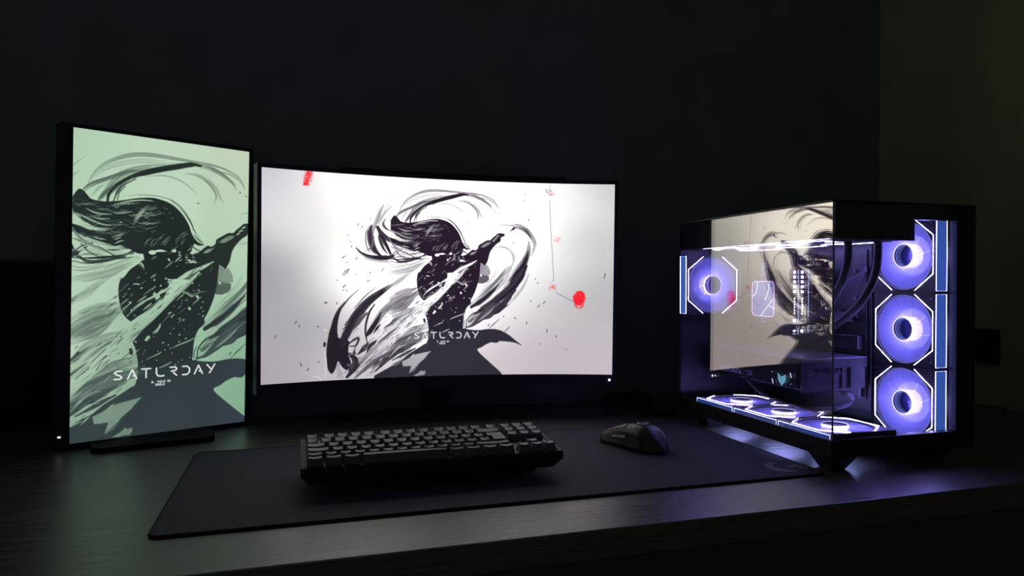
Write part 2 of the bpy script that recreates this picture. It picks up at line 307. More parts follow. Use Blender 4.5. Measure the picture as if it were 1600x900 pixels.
('b',[(8.541,2.967),(8.59,2.871),(8.673,2.802)],[0.0056,0.0101,0.0045],0.3400737218719974,0),
('b',[(8.509,3.05),(8.579,2.918),(8.691,2.824)],[0.0056,0.0101,0.0045],0.5044132264670904,0),
('b',[(8.005,3.155),(8.058,3.055),(8.138,2.987)],[0.0056,0.0101,0.0045],0.3793129051879921,0),
('b',[(7.581,3.236),(7.642,3.12),(7.742,3.036)],[0.0056,0.0101,0.0045],0.26297154072167456,0),
('b',[(7.445,3.175),(7.475,3.112),(7.526,3.07)],[0.0056,0.0101,0.0045],0.41038653846382667,0),
('b',[(7.957,3.18),(8.031,3.039),(8.149,2.941)],[0.0056,0.0101,0.0045],0.3086720482999946,0),
('b',[(7.888,3.223),(7.94,3.123),(8.026,3.051)],[0.0056,0.0101,0.0045],0.3328914504879049,0),
('b',[(7.817,3.095),(7.853,3.025),(7.906,2.977)],[0.0056,0.0101,0.0045],0.41755869507501764,0),
('b',[(8.505,3.173),(8.527,3.131),(8.565,3.1)],[0.0056,0.0101,0.0045],0.31866083207162943,0),
('b',[(8.326,3.059),(8.358,2.999),(8.407,2.956)],[0.0056,0.0101,0.0045],0.3493200986115204,0),
('b',[(7.602,3.196),(7.622,3.155),(7.653,3.131)],[0.0056,0.0101,0.0045],0.45918756443845554,0),
('b',[(8.49,2.952),(8.55,2.832),(8.65,2.756)],[0.0056,0.0101,0.0045],0.5379602774838853,0),
('b',[(7.41,3.266),(7.48,3.128),(7.589,3.038)],[0.0056,0.0101,0.0045],0.48257183056754455,0),
('b',[(7.88,3.035),(7.932,2.935),(8.017,2.862)],[0.0056,0.0101,0.0045],0.4953783402094758,0),
('b',[(6.124,2.241),(6.282,2.256),(6.441,2.216)],[0.0056,0.0274,0.0056],0.4156536145995932,0),
('b',[(5.569,2.144),(5.671,2.189),(5.771,2.122)],[0.0056,0.0161,0.0056],0.2985511065994455,0),
('b',[(7.567,2.288),(7.693,2.307),(7.815,2.28)],[0.0056,0.014,0.0056],0.5884135587909027,0),
('b',[(5.84,2.121),(6.0,2.139),(6.164,2.071)],[0.0056,0.0133,0.0056],0.5146207932118603,0),
('b',[(7.118,2.333),(7.396,2.351),(7.683,2.29)],[0.0056,0.0181,0.0056],0.26843459240742584,0),
('b',[(6.383,2.269),(6.628,2.31),(6.879,2.224)],[0.0056,0.0117,0.0056],0.3771968307099766,0),
('b',[(6.025,2.266),(6.14,2.316),(6.253,2.253)],[0.0056,0.0121,0.0056],0.7140165877137955,0),
('b',[(6.686,2.876),(6.845,2.927),(6.999,2.846)],[0.0056,0.0245,0.0056],0.6223631428200873,0),
('b',[(6.532,2.121),(6.645,2.172),(6.757,2.08)],[0.0056,0.0267,0.0056],0.4182947922356601,0),
('b',[(6.876,2.683),(7.083,2.725),(7.287,2.651)],[0.0056,0.0222,0.0056],0.5929799258750095,0),
('b',[(6.088,2.926),(6.341,2.939),(6.597,2.875)],[0.0056,0.0274,0.0056],0.5841759413155078,0),
('b',[(5.651,2.983),(5.744,3.041),(5.835,2.962)],[0.0056,0.0122,0.0056],0.33363280701582404,0),
('b',[(6.829,2.498),(7.055,2.543),(7.279,2.466)],[0.0056,0.0113,0.0056],0.7111809967336896,0),
('b',[(5.591,2.97),(5.679,3.018),(5.77,2.944)],[0.0056,0.0259,0.0056],0.5253041984640092,0),
('b',[(7.341,2.142),(7.56,2.164),(7.78,2.089)],[0.0056,0.0242,0.0056],0.48575505955232245,0),
('b',[(6.594,2.056),(6.674,2.098),(6.757,2.041)],[0.0056,0.0257,0.0056],0.5540625742603571,0),
('b',[(5.822,2.431),(6.038,2.458),(6.256,2.409)],[0.0056,0.0253,0.0056],0.6637807379466842,0),
('b',[(5.723,2.619),(5.863,2.668),(6.002,2.599)],[0.0056,0.0151,0.0056],0.49332600033087526,0),
('b',[(7.532,2.048),(7.632,2.09),(7.737,2.013)],[0.0056,0.0198,0.0056],0.4669766255315125,0),
('b',[(7.301,2.594),(7.395,2.649),(7.488,2.587)],[0.0056,0.0163,0.0056],0.6682209874640319,0),
('b',[(6.391,2.762),(6.498,2.816),(6.605,2.755)],[0.0056,0.0137,0.0056],0.49712761439316494,0),
('b',[(6.22,2.552),(6.466,2.589),(6.72,2.528)],[0.0056,0.0164,0.0056],0.5224742371992717,0),
('b',[(6.521,2.667),(6.693,2.683),(6.861,2.645)],[0.0056,0.0254,0.0056],0.4283952833310104,0),
('b',[(7.11,2.795),(7.315,2.834),(7.522,2.76)],[0.0056,0.0165,0.0056],0.7063952643765197,0),
('b',[(6.484,2.844),(6.617,2.896),(6.754,2.817)],[0.0056,0.0215,0.0056],0.4710327475957801,0),
('b',[(5.833,2.824),(5.974,2.869),(6.109,2.818)],[0.0056,0.0126,0.0056],0.32196913538645017,0),
('b',[(7.192,2.138),(7.455,2.156),(7.722,2.089)],[0.0056,0.0171,0.0056],0.5604150141896234,0),
('b',[(5.735,2.48),(5.982,2.494),(6.227,2.433)],[0.0056,0.0167,0.0056],0.40029007152946394,0),
('b',[(5.596,2.116),(5.841,2.153),(6.088,2.056)],[0.0056,0.0248,0.0056],0.72666621617376,0),
('b',[(5.867,2.641),(6.027,2.678),(6.192,2.597)],[0.0056,0.024,0.0056],0.7342366985469233,0),
('b',[(5.785,2.715),(5.981,2.756),(6.179,2.684)],[0.0056,0.0252,0.0056],0.40143253226866815,0),
('b',[(7.452,2.291),(7.657,2.338),(7.863,2.248)],[0.0056,0.0164,0.0056],0.3651843024256568,0),
('b',[(6.197,2.634),(6.462,2.676),(6.731,2.599)],[0.0056,0.0179,0.0056],0.6587456476432321,0),
('b',[(6.108,2.447),(6.185,2.468),(6.256,2.431)],[0.0056,0.0228,0.0056],0.5573799529150181,0),
('b',[(6.278,2.921),(6.471,2.937),(6.666,2.904)],[0.0056,0.0276,0.0056],0.7439094283825738,0),
('b',[(7.433,2.444),(7.58,2.457),(7.722,2.424)],[0.0056,0.0149,0.0056],0.7141221518697036,0),
('b',[(7.378,2.583),(7.488,2.61),(7.597,2.568)],[0.0056,0.0271,0.0056],0.3316598065119508,0),
('b',[(7.157,2.542),(7.348,2.596),(7.539,2.516)],[0.0056,0.02,0.0056],0.3287596842322803,0),
('b',[(5.739,2.119),(5.864,2.135),(5.995,2.102)],[0.0056,0.0279,0.0056],0.39452826086333304,0),
('b',[(7.372,2.527),(7.602,2.562),(7.834,2.473)],[0.0056,0.026,0.0056],0.609716724907263,0),
('b',[(6.672,2.624),(6.891,2.659),(7.112,2.59)],[0.0056,0.0138,0.0056],0.6721677940268758,0),
('b',[(6.507,2.101),(6.615,2.152),(6.723,2.083)],[0.0056,0.0178,0.0056],0.5910703513877829,0),
('b',[(7.306,2.246),(7.462,2.273),(7.624,2.233)],[0.0056,0.0259,0.0056],0.2594997782409102,0),
('b',[(7.517,2.094),(7.633,2.147),(7.743,2.058)],[0.0056,0.0151,0.0056],0.5267626531742998,0),
('b',[(6.501,2.674),(6.614,2.721),(6.721,2.638)],[0.0056,0.0231,0.0056],0.7106147731973584,0),
('b',[(7.472,2.267),(7.725,2.31),(7.986,2.222)],[0.0056,0.013,0.0056],0.5596234683062131,0),
('b',[(7.414,2.215),(7.629,2.266),(7.846,2.175)],[0.0056,0.0118,0.0056],0.565973964378244,0),
('b',[(6.058,2.869),(6.258,2.895),(6.455,2.829)],[0.0056,0.0217,0.0056],0.41957334357246245,0),
('b',[(7.251,2.692),(7.516,2.737),(7.783,2.647)],[0.0056,0.0229,0.0056],0.5523406949726815,0),
('b',[(6.607,2.891),(6.755,2.905),(6.899,2.858)],[0.0056,0.0196,0.0056],0.5228219025848746,0),
('b',[(6.745,2.235),(6.86,2.253),(6.974,2.205)],[0.0056,0.0265,0.0056],0.5983552050164094,0),
('b',[(5.79,3.033),(6.014,3.064),(6.241,3.02)],[0.0056,0.0254,0.0056],0.5616810332023381,0),
('b',[(6.792,2.038),(7.017,2.041),(7.241,1.994)],[0.0056,0.0136,0.0056],0.42991731781218917,0),
('b',[(7.373,2.561),(7.624,2.584),(7.872,2.527)],[0.0056,0.0214,0.0056],0.26702092652345094,0),
('b',[(6.374,2.921),(6.594,2.968),(6.815,2.896)],[0.0056,0.0228,0.0056],0.6444175958915925,0),
('b',[(6.972,2.372),(7.083,2.386),(7.195,2.333)],[0.0056,0.0269,0.0056],0.38797254238781287,0),
('b',[(7.077,2.331),(7.288,2.376),(7.494,2.305)],[0.0056,0.0216,0.0056],0.37799409881100904,0),
('b',[(6.565,2.064),(6.688,2.086),(6.816,2.02)],[0.0056,0.0134,0.0056],0.6291394133596762,0),
('b',[(5.73,3.053),(5.832,3.074),(5.934,3.047)],[0.0056,0.0269,0.0056],0.5843782991771416,0),
('b',[(7.37,2.37),(7.474,2.402),(7.573,2.35)],[0.0056,0.0278,0.0056],0.3332345526423762,0),
('b',[(7.846,2.21),(7.879,2.247)],[0.0112,0.0168],0.4,0),
('b',[(7.951,2.058),(7.984,2.096)],[0.0112,0.0168],0.4,0),
('b',[(8.032,2.08),(8.065,2.118)],[0.0112,0.0168],0.4,0),
('b',[(8.115,2.189),(8.149,2.226)],[0.0112,0.0168],0.4,0),
('b',[(8.2,2.344),(8.233,2.382)],[0.0112,0.0168],0.4,0),
('b',[(7.617,2.805),(7.649,2.843)],[0.0112,0.0168],0.4,0),
('b',[(7.695,2.772),(7.728,2.81)],[0.0112,0.0168],0.4,0),
('b',[(6.858,1.817),(7.211,1.745),(7.679,1.723),(8.11,1.798),(8.443,2.047),(8.701,2.378),(8.935,2.775),(9.171,3.119)],[0.0112,0.0168,0.0224,0.0224,0.0224,0.0224,0.0224,0.0112],0.75,3),
('b',[(8.109,1.757),(8.443,1.989),(8.729,2.376),(8.876,2.72),(8.966,2.951)],[0.0112,0.0224,0.0336,0.0336,0.0168],0.85,4),
('b',[(8.85,2.839),(9.024,3.007),(9.23,3.176)],[0.0336,0.0448,0.0168],0.8,4),
('b',[(8.741,3.139),(8.971,3.306),(9.205,3.415)],[0.0224,0.0336,0.0224],0.8,4),
('p',[(7.392,3.491),(7.705,3.441),(8.688,3.405),(8.721,3.726),(8.977,3.719),(9.445,3.767),(9.402,4.068),(9.645,4.256),(9.611,4.548),(9.507,4.936),(9.354,5.32),(9.25,5.509),(9.246,5.688),(9.049,5.885),(8.931,6.26),(8.89,6.763),(8.819,6.947),(7.99,7.066),(7.312,7.068),(7.292,6.827),(7.219,6.403),(7.132,6.039),(7.457,5.634),(7.96,5.1),(8.421,4.547),(8.779,4.295),(8.147,4.258),(7.508,4.264),(7.299,4.098),(7.423,3.816)],0.98,0),
('p',[(7.395,3.676),(7.5,3.758),(7.711,3.809),(7.929,4.146),(8.149,4.373),(7.957,4.916),(7.618,5.185),(7.286,5.387),(7.097,5.531),(7.026,5.511),(6.861,5.316),(6.766,5.018),(6.722,4.635),(6.765,4.31),(6.87,4.215),(7.042,3.98),(7.243,3.82)],0.98,0),
('p',[(10.611,2.418),(10.497,2.426),(10.353,2.509),(10.217,2.629),(10.126,2.72),(9.972,2.729),(9.76,2.85),(9.582,2.968),(9.554,3.102),(9.425,3.198),(9.318,3.172),(9.173,3.268),(9.03,3.392),(8.831,3.458),(8.576,3.438),(8.634,3.582),(9.035,3.718),(9.445,3.767),(9.39,4.068),(9.336,4.397),(9.663,4.396),(9.809,4.062),(10.017,3.692),(10.134,3.26),(10.409,2.908),(10.616,2.742)],0.98,0),
('b',[(9.643,3.037),(9.823,2.98),(10.035,2.866),(10.22,2.795)],[0.0784,0.1232,0.112,0.0448],0.38,4),
('b',[(9.175,3.405),(9.321,3.34),(9.555,3.198)],[0.0448,0.0784,0.0448],0.35,4),
('b',[(10.219,2.733),(10.344,2.757),(10.468,2.595),(10.562,2.527)],[0.0168,0.0336,0.028,0.0168],0.3,0),
('b',[(10.273,2.77),(10.525,2.513),(10.748,2.464)],[0.183,0.244,0.1342],0.96,0),
('b',[(10.26,2.77),(10.336,2.706)],[0.0366,0.0427],0.1,0),
('b',[(10.335,2.655),(10.43,2.616)],[0.0366,0.0427],0.1,0),
('b',[(10.43,2.546),(10.525,2.5)],[0.0366,0.0427],0.1,0),
('b',[(11.066,2.281),(11.225,2.151),(11.416,2.052)],[0.0183,0.1098,0.0183],0.97,4),
('b',[(10.329,2.108),(10.711,2.005),(11.095,2.027),(11.481,2.145)],[0.0244,0.0366,0.0488,0.0366],0.3,4),
('b',[(6.886,3.664),(7.036,3.604),(7.24,3.625),(7.395,3.676)],[0.0168,0.0448,0.056,0.0336],0.2,4),
('b',[(7.242,3.765),(7.346,3.846),(7.426,3.984)],[0.056,0.0784,0.0224],0.05,4),
('b',[(8.409,3.444),(8.452,3.384)],[0.0112,0.0224,0.0056],0.05,0),
('b',[(8.617,3.571),(8.69,3.551)],[0.0112,0.0224,0.0056],0.05,0),
('b',[(8.828,3.7),(8.932,3.72)],[0.0112,0.0224,0.0056],0.05,0),
('b',[(8.416,3.525),(8.476,3.471)],[0.0112,0.0224,0.0056],0.05,0),
('b',[(8.624,3.652),(8.714,3.638)],[0.0112,0.0224,0.0056],0.05,0),
('b',[(8.831,3.458),(8.882,3.486)],[0.0112,0.0224,0.0056],0.05,0),
('b',[(8.423,3.606),(8.5,3.557)],[0.0112,0.0224,0.0056],0.05,0),
('b',[(8.631,3.734),(8.738,3.725)],[0.0112,0.0224,0.0056],0.05,0),
('b',[(8.837,3.54),(8.906,3.574)],[0.0112,0.0224,0.0056],0.05,0),
('b',[(8.429,3.687),(8.523,3.644)],[0.0112,0.0224,0.0056],0.05,0),
('b',[(8.633,3.494),(8.689,3.492)],[0.0112,0.0224,0.0056],0.05,0),
('b',[(8.844,3.623),(8.931,3.661)],[0.0112,0.0224,0.0056],0.05,0),
('b',[(8.431,3.449),(8.475,3.412)],[0.0112,0.0224,0.0056],0.05,0),
('b',[(8.64,3.576),(8.713,3.58)],[0.0112,0.0224,0.0056],0.05,0),
('b',[(8.851,3.705),(8.955,3.749)],[0.0112,0.0224,0.0056],0.05,0),
('b',[(8.438,3.53),(8.499,3.499)],[0.0112,0.0224,0.0056],0.05,0),
('b',[(7.59,3.456),(7.653,3.454),(7.727,3.457)],[0.0896,0.1232,0.056],0,0),
('b',[(8.243,3.381),(8.298,3.373)],[0.0672,0.0896],0,0),
('b',[(8.11,3.616),(8.138,3.661),(8.166,3.706)],[0.0168,0.0504,0.0224],0,0),
('p',[(9.683,3.767),(9.847,3.862),(9.97,4.154),(10.085,4.384),(10.088,4.562),(9.977,4.68),(9.795,4.744),(9.588,4.73),(9.629,4.483),(9.656,4.158)],0.38,0),
('p',[(9.646,4.321),(10.086,4.403),(10.088,4.562),(9.977,4.68),(9.795,4.744),(9.575,4.729)],0.66,0),
('b',[(9.698,4.34),(9.724,4.379)],[0.061,0.0732],0,0),
('p',[(9.748,4.288),(9.871,3.909),(9.998,3.857),(10.129,4.095),(10.163,4.346)],0.34,0),
('b',[(10.34,3.052),(10.723,3.001),(11.045,3.166),(11.209,3.511),(11.182,3.891),(10.867,4.338)],[0.0366,0.0488,0.0488,0.0488,0.0488,0.0366],0.3,6),
('b',[(10.254,3.115),(10.707,3.051),(11.107,3.212),(11.282,3.547),(11.116,3.943),(10.612,4.567)],[0.027,0.054,0.0648,0.0648,0.0756,0.054],0.25,8),
('b',[(11.036,2.007),(11.435,2.054),(11.836,2.243),(12.155,2.631),(12.245,2.968),(12.079,3.422)],[0.054,0.216,0.2376,0.1944,0.1404,0.0864],0.4,16),
('b',[(11.492,2.081),(11.807,2.215),(12.01,2.465),(12.098,2.632)],[0.0432,0.1512,0.108,0.0216],0.7,7),
('b',[(11.957,2.747),(11.934,3.199),(11.768,3.652),(11.517,4.107),(11.237,4.504),(10.9,4.902)],[0.0864,0.216,0.324,0.432,0.432,0.324],0.55,22),
('b',[(11.934,3.199),(11.853,3.595),(11.687,3.992),(11.406,4.334),(11.126,4.731)],[0.054,0.216,0.27,0.27,0.216],0.95,8),
('b',[(11.849,3.894),(11.585,4.432),(11.185,4.903),(10.717,5.307),(10.25,5.643),(9.717,6.042),(9.186,6.505)],[0.192,0.32,0.384,0.384,0.384,0.384,0.192],0.92,14),
('b',[(11.039,4.038),(10.708,4.508),(10.242,4.978),(9.776,5.379),(9.311,5.712)],[0.32,0.448,0.448,0.384,0.256],0.5,18),
('b',[(10.5,4.045),(10.303,4.446),(9.972,4.847),(9.573,5.181)],[0.0896,0.1408,0.128,0.064],0.15,6),
('b',[(11.322,5.036),(10.789,5.64),(10.254,6.042),(9.787,6.374),(9.322,6.704),(9.001,6.769)],[0.192,0.32,0.2816,0.1664,0.1024,0.0384],0.9,8),
('b',[(10.385,5.709),(9.852,6.175),(9.385,6.374),(9.121,6.703)],[0.256,0.32,0.32,0.192],0.4,12),
('b',[(10.713,4.908),(10.247,5.377),(9.58,5.844),(9.117,6.307)],[0.064,0.1024,0.1024,0.064],0.12,5),
('b',[(9.022,6.769),(9.085,6.439),(9.316,6.175),(9.716,5.976)],[0.032,0.0448,0.0576,0.0384],0.92,0),
('p',[(9.788,6.407),(10.254,6.042),(10.723,5.774),(11.06,5.706),(10.592,6.108),(10.19,6.275)],0.93,0),
('b',[(11.988,4.226),(11.725,4.832),(11.326,5.37),(10.926,5.84)],[0.064,0.128,0.128,0.0512],0.28,10),
('b',[(10.563,4.783),(10.131,5.208),(9.678,5.588),(9.267,5.843)],[0.061,0.2074,0.244,0.183],0.92,10),
('b',[(10.574,5.584),(10.075,5.93),(9.688,6.302),(9.311,6.666),(8.971,6.832)],[0.183,0.244,0.183,0.0854,0.0305],0.9,8),
('b',[(9.755,6.436),(10.146,6.262),(10.579,5.885)],[0.0488,0.183,0.0976],0.9,5),
('p',[(3.226,6.22),(3.209,6.5),(3.2,6.872),(3.251,7.153),(3.405,7.189),(3.716,7.323),(3.687,7.604),(3.702,7.949),(3.804,8.267),(3.819,8.644),(3.632,8.604),(3.414,8.437),(3.245,8.18),(3.137,8.487),(2.985,8.715),(2.818,8.545),(2.742,8.096),(2.739,7.601),(2.809,7.109),(2.941,6.68),(3.061,6.373)],0.98,0),
('b',[(3.518,5.602),(3.304,5.942),(3.153,6.312),(3.033,6.806),(2.884,7.359)],[0.0512,0.1408,0.2176,0.2816,0.32],0.96,5),
('b',[(4.167,5.009),(3.733,5.384),(3.426,5.756),(3.121,6.188)],[0.0192,0.0384,0.064,0.0512],0.85,4),
('b',[(5.624,4.813),(5.179,5.133),(4.611,5.545),(4.175,6.014),(3.865,6.449),(3.62,6.945),(3.437,7.377)],[0.1024,0.256,0.3456,0.4096,0.4096,0.4096,0.448],0.93,14),
('b',[(6.201,4.488),(5.752,4.748),(5.242,5.069)],[0.0384,0.1024,0.1152],0.35,8),
('b',[(5.241,4.942),(4.925,5.197),(4.422,5.512),(3.986,5.824)],[0.0384,0.064,0.064,0.0384],0.85,4),
('b',[(4.86,4.943),(4.358,5.386),(3.924,5.886)],[0.0192,0.0512,0.0256],0.75,0),
('b',[(4.834,5.704),(4.615,6.019),(4.461,6.522),(4.433,6.964),(4.512,7.409)],[0.0512,0.0896,0.0896,0.0768,0.0384],0.95,0),
('b',[(4.239,6.267),(3.991,6.577),(3.806,6.824),(3.715,7.135)],[0.0512,0.128,0.1664,0.128],0.85,6),
('b',[(6.857,5.193),(6.274,5.388),(5.759,5.612),(5.25,6.025),(4.935,6.466),(4.622,6.905)],[0.256,0.32,0.32,0.32,0.32,0.256],0.5,24),
('b',[(5.123,6.087),(4.872,6.529),(4.622,6.905),(4.497,7.092)],[0.0896,0.2176,0.256,0.128],0.95,8),
('b',[(5.888,5.613),(5.44,5.835),(5.123,6.087)],[0.064,0.1536,0.128],0.7,8),
('b',[(5.095,6.596),(4.938,6.784),(4.781,7.003)],[0.0384,0.1152,0.0256],0.97,0),
('b',[(5.702,6.4),(5.638,6.489),(5.575,6.539)],[0.064,0.0896,0.0384],0.95,0),
('b',[(4.503,7.852),(4.596,7.601),(4.816,7.417),(4.942,7.293)],[0.064,0.1536,0.128,0.0384],0.9,6),
('b',[(3.686,7.447),(3.934,7.267),(4.121,7.209),(3.998,7.52),(3.749,7.543)],[0.064,0.1024,0.1024,0.0896,0.0512],0.92,5),
('b',[(3.999,7.646),(3.938,7.832),(4.064,7.931)],[0.064,0.1024,0.0512],0.85,3),
('b',[(3.786,8.391),(4.192,8.283),(4.63,7.983),(5.072,7.679),(5.517,7.307),(6.158,6.933)],[0.192,0.32,0.384,0.448,0.512,0.384],0.32,34),
('b',[(3.946,8.965),(4.383,8.607),(4.886,8.246),(5.458,7.946),(6.164,7.611),(6.812,7.333)],[0.1024,0.192,0.2304,0.256,0.256,0.192],0.72,26),
('b',[(4.762,8.559),(5.077,8.285),(5.459,8.106)],[0.128,0.2176,0.064],0.85,8),
('b',[(3.693,8.45),(3.943,8.524),(4.254,8.285),(4.63,7.919)],[0.128,0.192,0.128,0.064],0.85,12),
('b',[(5.522,7.883),(5.907,7.798),(6.424,7.584),(6.943,7.368)],[0.1024,0.192,0.192,0.128],0.8,12),
('b',[(4.409,3.348),(4.673,3.129),(4.723,2.702),(4.614,2.387)],[0.0324,0.108,0.1296,0.054],0.6,8),
('b',[(5.068,2.371),(5.017,2.693),(5.154,3.117),(5.372,3.433)],[0.054,0.1404,0.1296,0.054],0.9,6),
('b',[(5.365,2.629),(5.693,3.103),(6.021,3.311),(6.514,3.518)],[0.0432,0.0648,0.0648,0.0324],0.55,4),
('b',[(3.751,7.888),(4.003,8.149),(3.943,8.524),(3.634,8.886)],[0.192,0.32,0.32,0.192],0.9,10),
('b',[(4.006,8.653),(4.38,8.29),(4.757,7.923),(4.945,7.675)],[0.128,0.2176,0.2176,0.0768],0.9,8),
('b',[(4.89,8.692),(5.269,8.323),(5.651,8.015),(5.972,7.767)],[0.0896,0.192,0.192,0.064],0.88,8),
('b',[(4.126,7.902),(4.375,7.658),(4.563,7.41)],[0.0896,0.1664,0.0768],0.88,6),
('b',[(5.007,7.422),(5.451,7.113),(5.898,6.801),(6.285,6.613)],[0.064,0.1536,0.1536,0.0512],0.8,8),
('b',[(3.868,6.826),(4.116,6.516),(4.364,6.205),(4.615,6.019)],[0.0896,0.192,0.192,0.064],0.75,8),
('b',[(5.256,6.79),(5.639,6.54),(6.023,6.224)],[0.064,0.1536,0.064],0.8,6),
('b',[(5.653,8.208),(6.167,7.966),(6.685,7.72)],[0.1024,0.1664,0.0768],0.9,6),
('b',[(5.558,7.592),(5.85,7.397),(6.251,7.207),(6.664,7.012)],[0.0976,0.2074,0.2074,0.0732],0.8,10),
('b',[(5.581,5.959),(6.025,5.752),(6.484,5.539)],[0.061,0.183,0.0854],0.62,10),
('b',[(5.675,5.68),(6.121,5.44),(6.689,5.252)],[0.0488,0.1342,0.061],0.7,8),
('b',[(5.545,8.04),(5.807,7.847),(6.106,7.71)],[0.0854,0.1586,0.061],0.9,8),
('p',[(7.292,6.827),(7.759,6.986),(8.457,6.919),(8.891,6.826),(9.189,6.881),(9.633,6.914),(10.089,6.863),(10.56,6.938),(10.568,7.484),(10.131,7.464),(9.85,7.549),(9.741,7.701),(9.532,7.893),(9.979,8.313),(10.554,8.813),(10.594,9.218),(8.254,9.127),(6.591,9.078),(5.507,9.045),(5.5,8.539),(5.816,8.416),(6.216,8.241),(6.731,7.957),(7.102,7.645),(7.261,7.303)],0.93,0),
('p',[(9.593,6.971),(10.129,6.874),(10.602,6.908),(11.009,7.109),(11.351,7.378),(11.693,7.647),(11.352,7.512),(10.878,7.444),(10.406,7.441),(10.003,7.572),(9.803,7.703),(9.583,7.854),(10.147,8.406),(10.727,8.948),(10.56,9.113),(8.946,9.084),(7.617,9.049),(7.599,7.215),(8.393,7.159),(8.923,6.967)],0.93,0),
('p',[(4.828,8.893),(5.304,8.644),(5.687,8.466),(6.041,8.285),(6.493,8.039),(6.882,7.789),(7.405,7.604),(7.932,7.482),(7.948,9.124),(4.829,9.039)],0.93,0),
('p',[(5.5,8.539),(5.668,8.395),(6.063,8.221),(6.366,7.971),(6.781,7.728),(7.1,7.526),(7.318,7.429),(7.327,8.029),(6.587,8.873),(5.507,9.045)],0.9,0),
('p',[(6.08,8.292),(6.318,8.197),(6.732,7.987),(7.352,7.894),(7.11,8.193),(6.845,8.412),(6.689,8.655),(6.405,8.846),(6.504,8.512),(6.323,8.515),(6.129,8.517)],0.28,0),
('p',[(6.793,8.523),(6.638,8.735),(6.421,8.848),(6.583,8.552)],0.55,0),
('b',[(6.143,8.473),(6.37,8.262),(6.575,8.055),(6.678,7.951)],[0.0488,0.0854,0.061,0.0183],0.05,4),
('b',[(6.143,8.461),(6.58,8.377),(6.895,8.213),(7.27,7.932)],[0.0366,0.0854,0.0976,0.0244],0.08,5),
('p',[(6.615,8.965),(6.825,8.851),(6.967,8.724),(7.066,8.816),(6.933,8.938),(6.8,8.976)],0.3,0),
('b',[(5.544,8.265),(5.811,8.074),(6.059,7.934),(6.262,7.901)],[0.0366,0.061,0.061,0.0244],0.0,5),
('b',[(5.523,8.515),(5.669,8.44),(5.796,8.39)],[0.0244,0.0366,0.0183],0.0,0),
('b',[(5.507,8.092),(5.758,7.841),(6.004,7.642),(6.308,7.56)],[0.061,0.0976,0.0732,0.0305],0.15,6),
('p',[(6.093,8.351),(6.364,8.165),(6.753,7.981),(7.421,7.853),(7.147,8.121),(6.823,8.438),(6.467,8.784),(6.627,8.432),(6.237,8.517)],0.25,0),
('p',[(6.631,8.951),(6.892,8.817),(7.153,8.74),(7.154,8.871),(7.089,8.954)],0.35,0),
('b',[(9.503,3.675),(9.153,3.863),(8.698,4.078),(8.204,4.431)],[0.056,0.1232,0.1568,0.1456],0.0,12),
('b',[(9.053,4.038),(8.659,4.422),(8.189,4.857),(7.734,5.34),(7.292,5.748),(6.971,6.15),(6.551,6.535),(6.094,6.963),(5.532,7.533)],[0.1586,0.2074,0.2196,0.2196,0.2684,0.305,0.305,0.366,0.427],0.02,30),
('b',[(6.292,7.388),(6.811,7.203),(7.465,7.05)],[0.1664,0.32,0.2944],0.62,20),
('b',[(8.777,4.168),(8.3,4.423),(7.839,4.731),(7.391,4.969),(7.064,5.202)],[0.0488,0.061,0.061,0.0488,0.0244],0.05,10),
('b',[(8.302,4.547),(7.953,4.67),(7.613,4.851),(7.227,5.116),(6.959,5.378)],[0.0244,0.0366,0.0366,0.0366,0.0183],0.05,8),
('b',[(7.906,4.928),(7.385,5.517),(7.06,5.842),(6.542,6.357),(5.9,6.929),(5.262,7.492),(4.505,8.168),(3.945,8.776)],[0.192,0.256,0.256,0.2944,0.32,0.32,0.2944,0.1664],0.02,30),
('b',[(8.422,4.641),(8.663,4.673),(8.847,4.769),(9.031,4.675),(9.312,4.625)],[0.0244,0.061,0.0854,0.0488,0.0244],0.3,5),
('b',[(7.725,4.73),(7.811,4.792),(7.784,4.883)],[0.0854,0.1586,0.0488],0.1,0),
('b',[(9.002,4.789),(9.021,4.821)],[0.0683,0.0854],0.0,0),
('b',[(8.762,5.166),(8.78,5.192)],[0.0683,0.0854],0.0,0),
('b',[(9.198,5.412),(9.192,5.443)],[0.0293,0.0366],0.0,0),
('b',[(7.916,5.253),(7.944,5.235)],[0.0342,0.0427],0.0,0),
('b',[(7.509,6.119),(7.575,6.038)],[0.0781,0.0976],0.0,0),
('b',[(7.21,6.151),(7.221,6.164)],[0.039,0.0488],0.0,0),
('b',[(7.134,4.427),(7.216,4.415),(7.299,4.432)],[0.0244,0.0305],0.0,0),
('b',[(8.138,5.326),(8.219,5.291)],[0.0244,0.0305],0.0,0),
('b',[(7.034,4.963),(7.061,4.982)],[0.039,0.0488],0.0,0),
('b',[(7.714,5.918),(7.799,5.86),(7.883,5.742),(7.91,5.639)],[0.0366,0.0854,0.061,0.0244],0.05,0),
('b',[(8.227,5.446),(8.314,5.356)],[0.0366,0.0244],0.1,0),
('b',[(8.637,4.912),(8.698,4.938),(8.691,4.875)],[0.0183,0.0244,0.0183],0.4,0),
('b',[(7.529,6.713),(7.867,6.567),(7.952,6.511)],[0.0122,0.0305,0.0183],0.1,0),
('b',[(8.155,6.475),(8.448,6.326),(8.808,6.19),(9.176,6.018)],[0.0122,0.0366,0.0366,0.0183],0.2,3),
('b',[(7.902,6.997),(8.103,6.922),(8.248,6.84)],[0.0183,0.0366,0.0183],0.1,0),
('b',[(8.939,6.767),(8.948,6.546),(9.026,6.392)],[0.0244,0.0305,0.0183],0.9,0),
('p',[(7.033,6.361),(7.098,6.336),(7.155,6.458),(7.129,6.546),(7.058,6.541)],0.98,0),
('p',[(6.735,6.478),(6.772,6.451),(6.767,6.521)],0.97,0),
('p',[(2.61,7.337),(2.689,7.315),(2.714,7.415),(2.672,7.537),(2.593,7.522)],0.98,0),
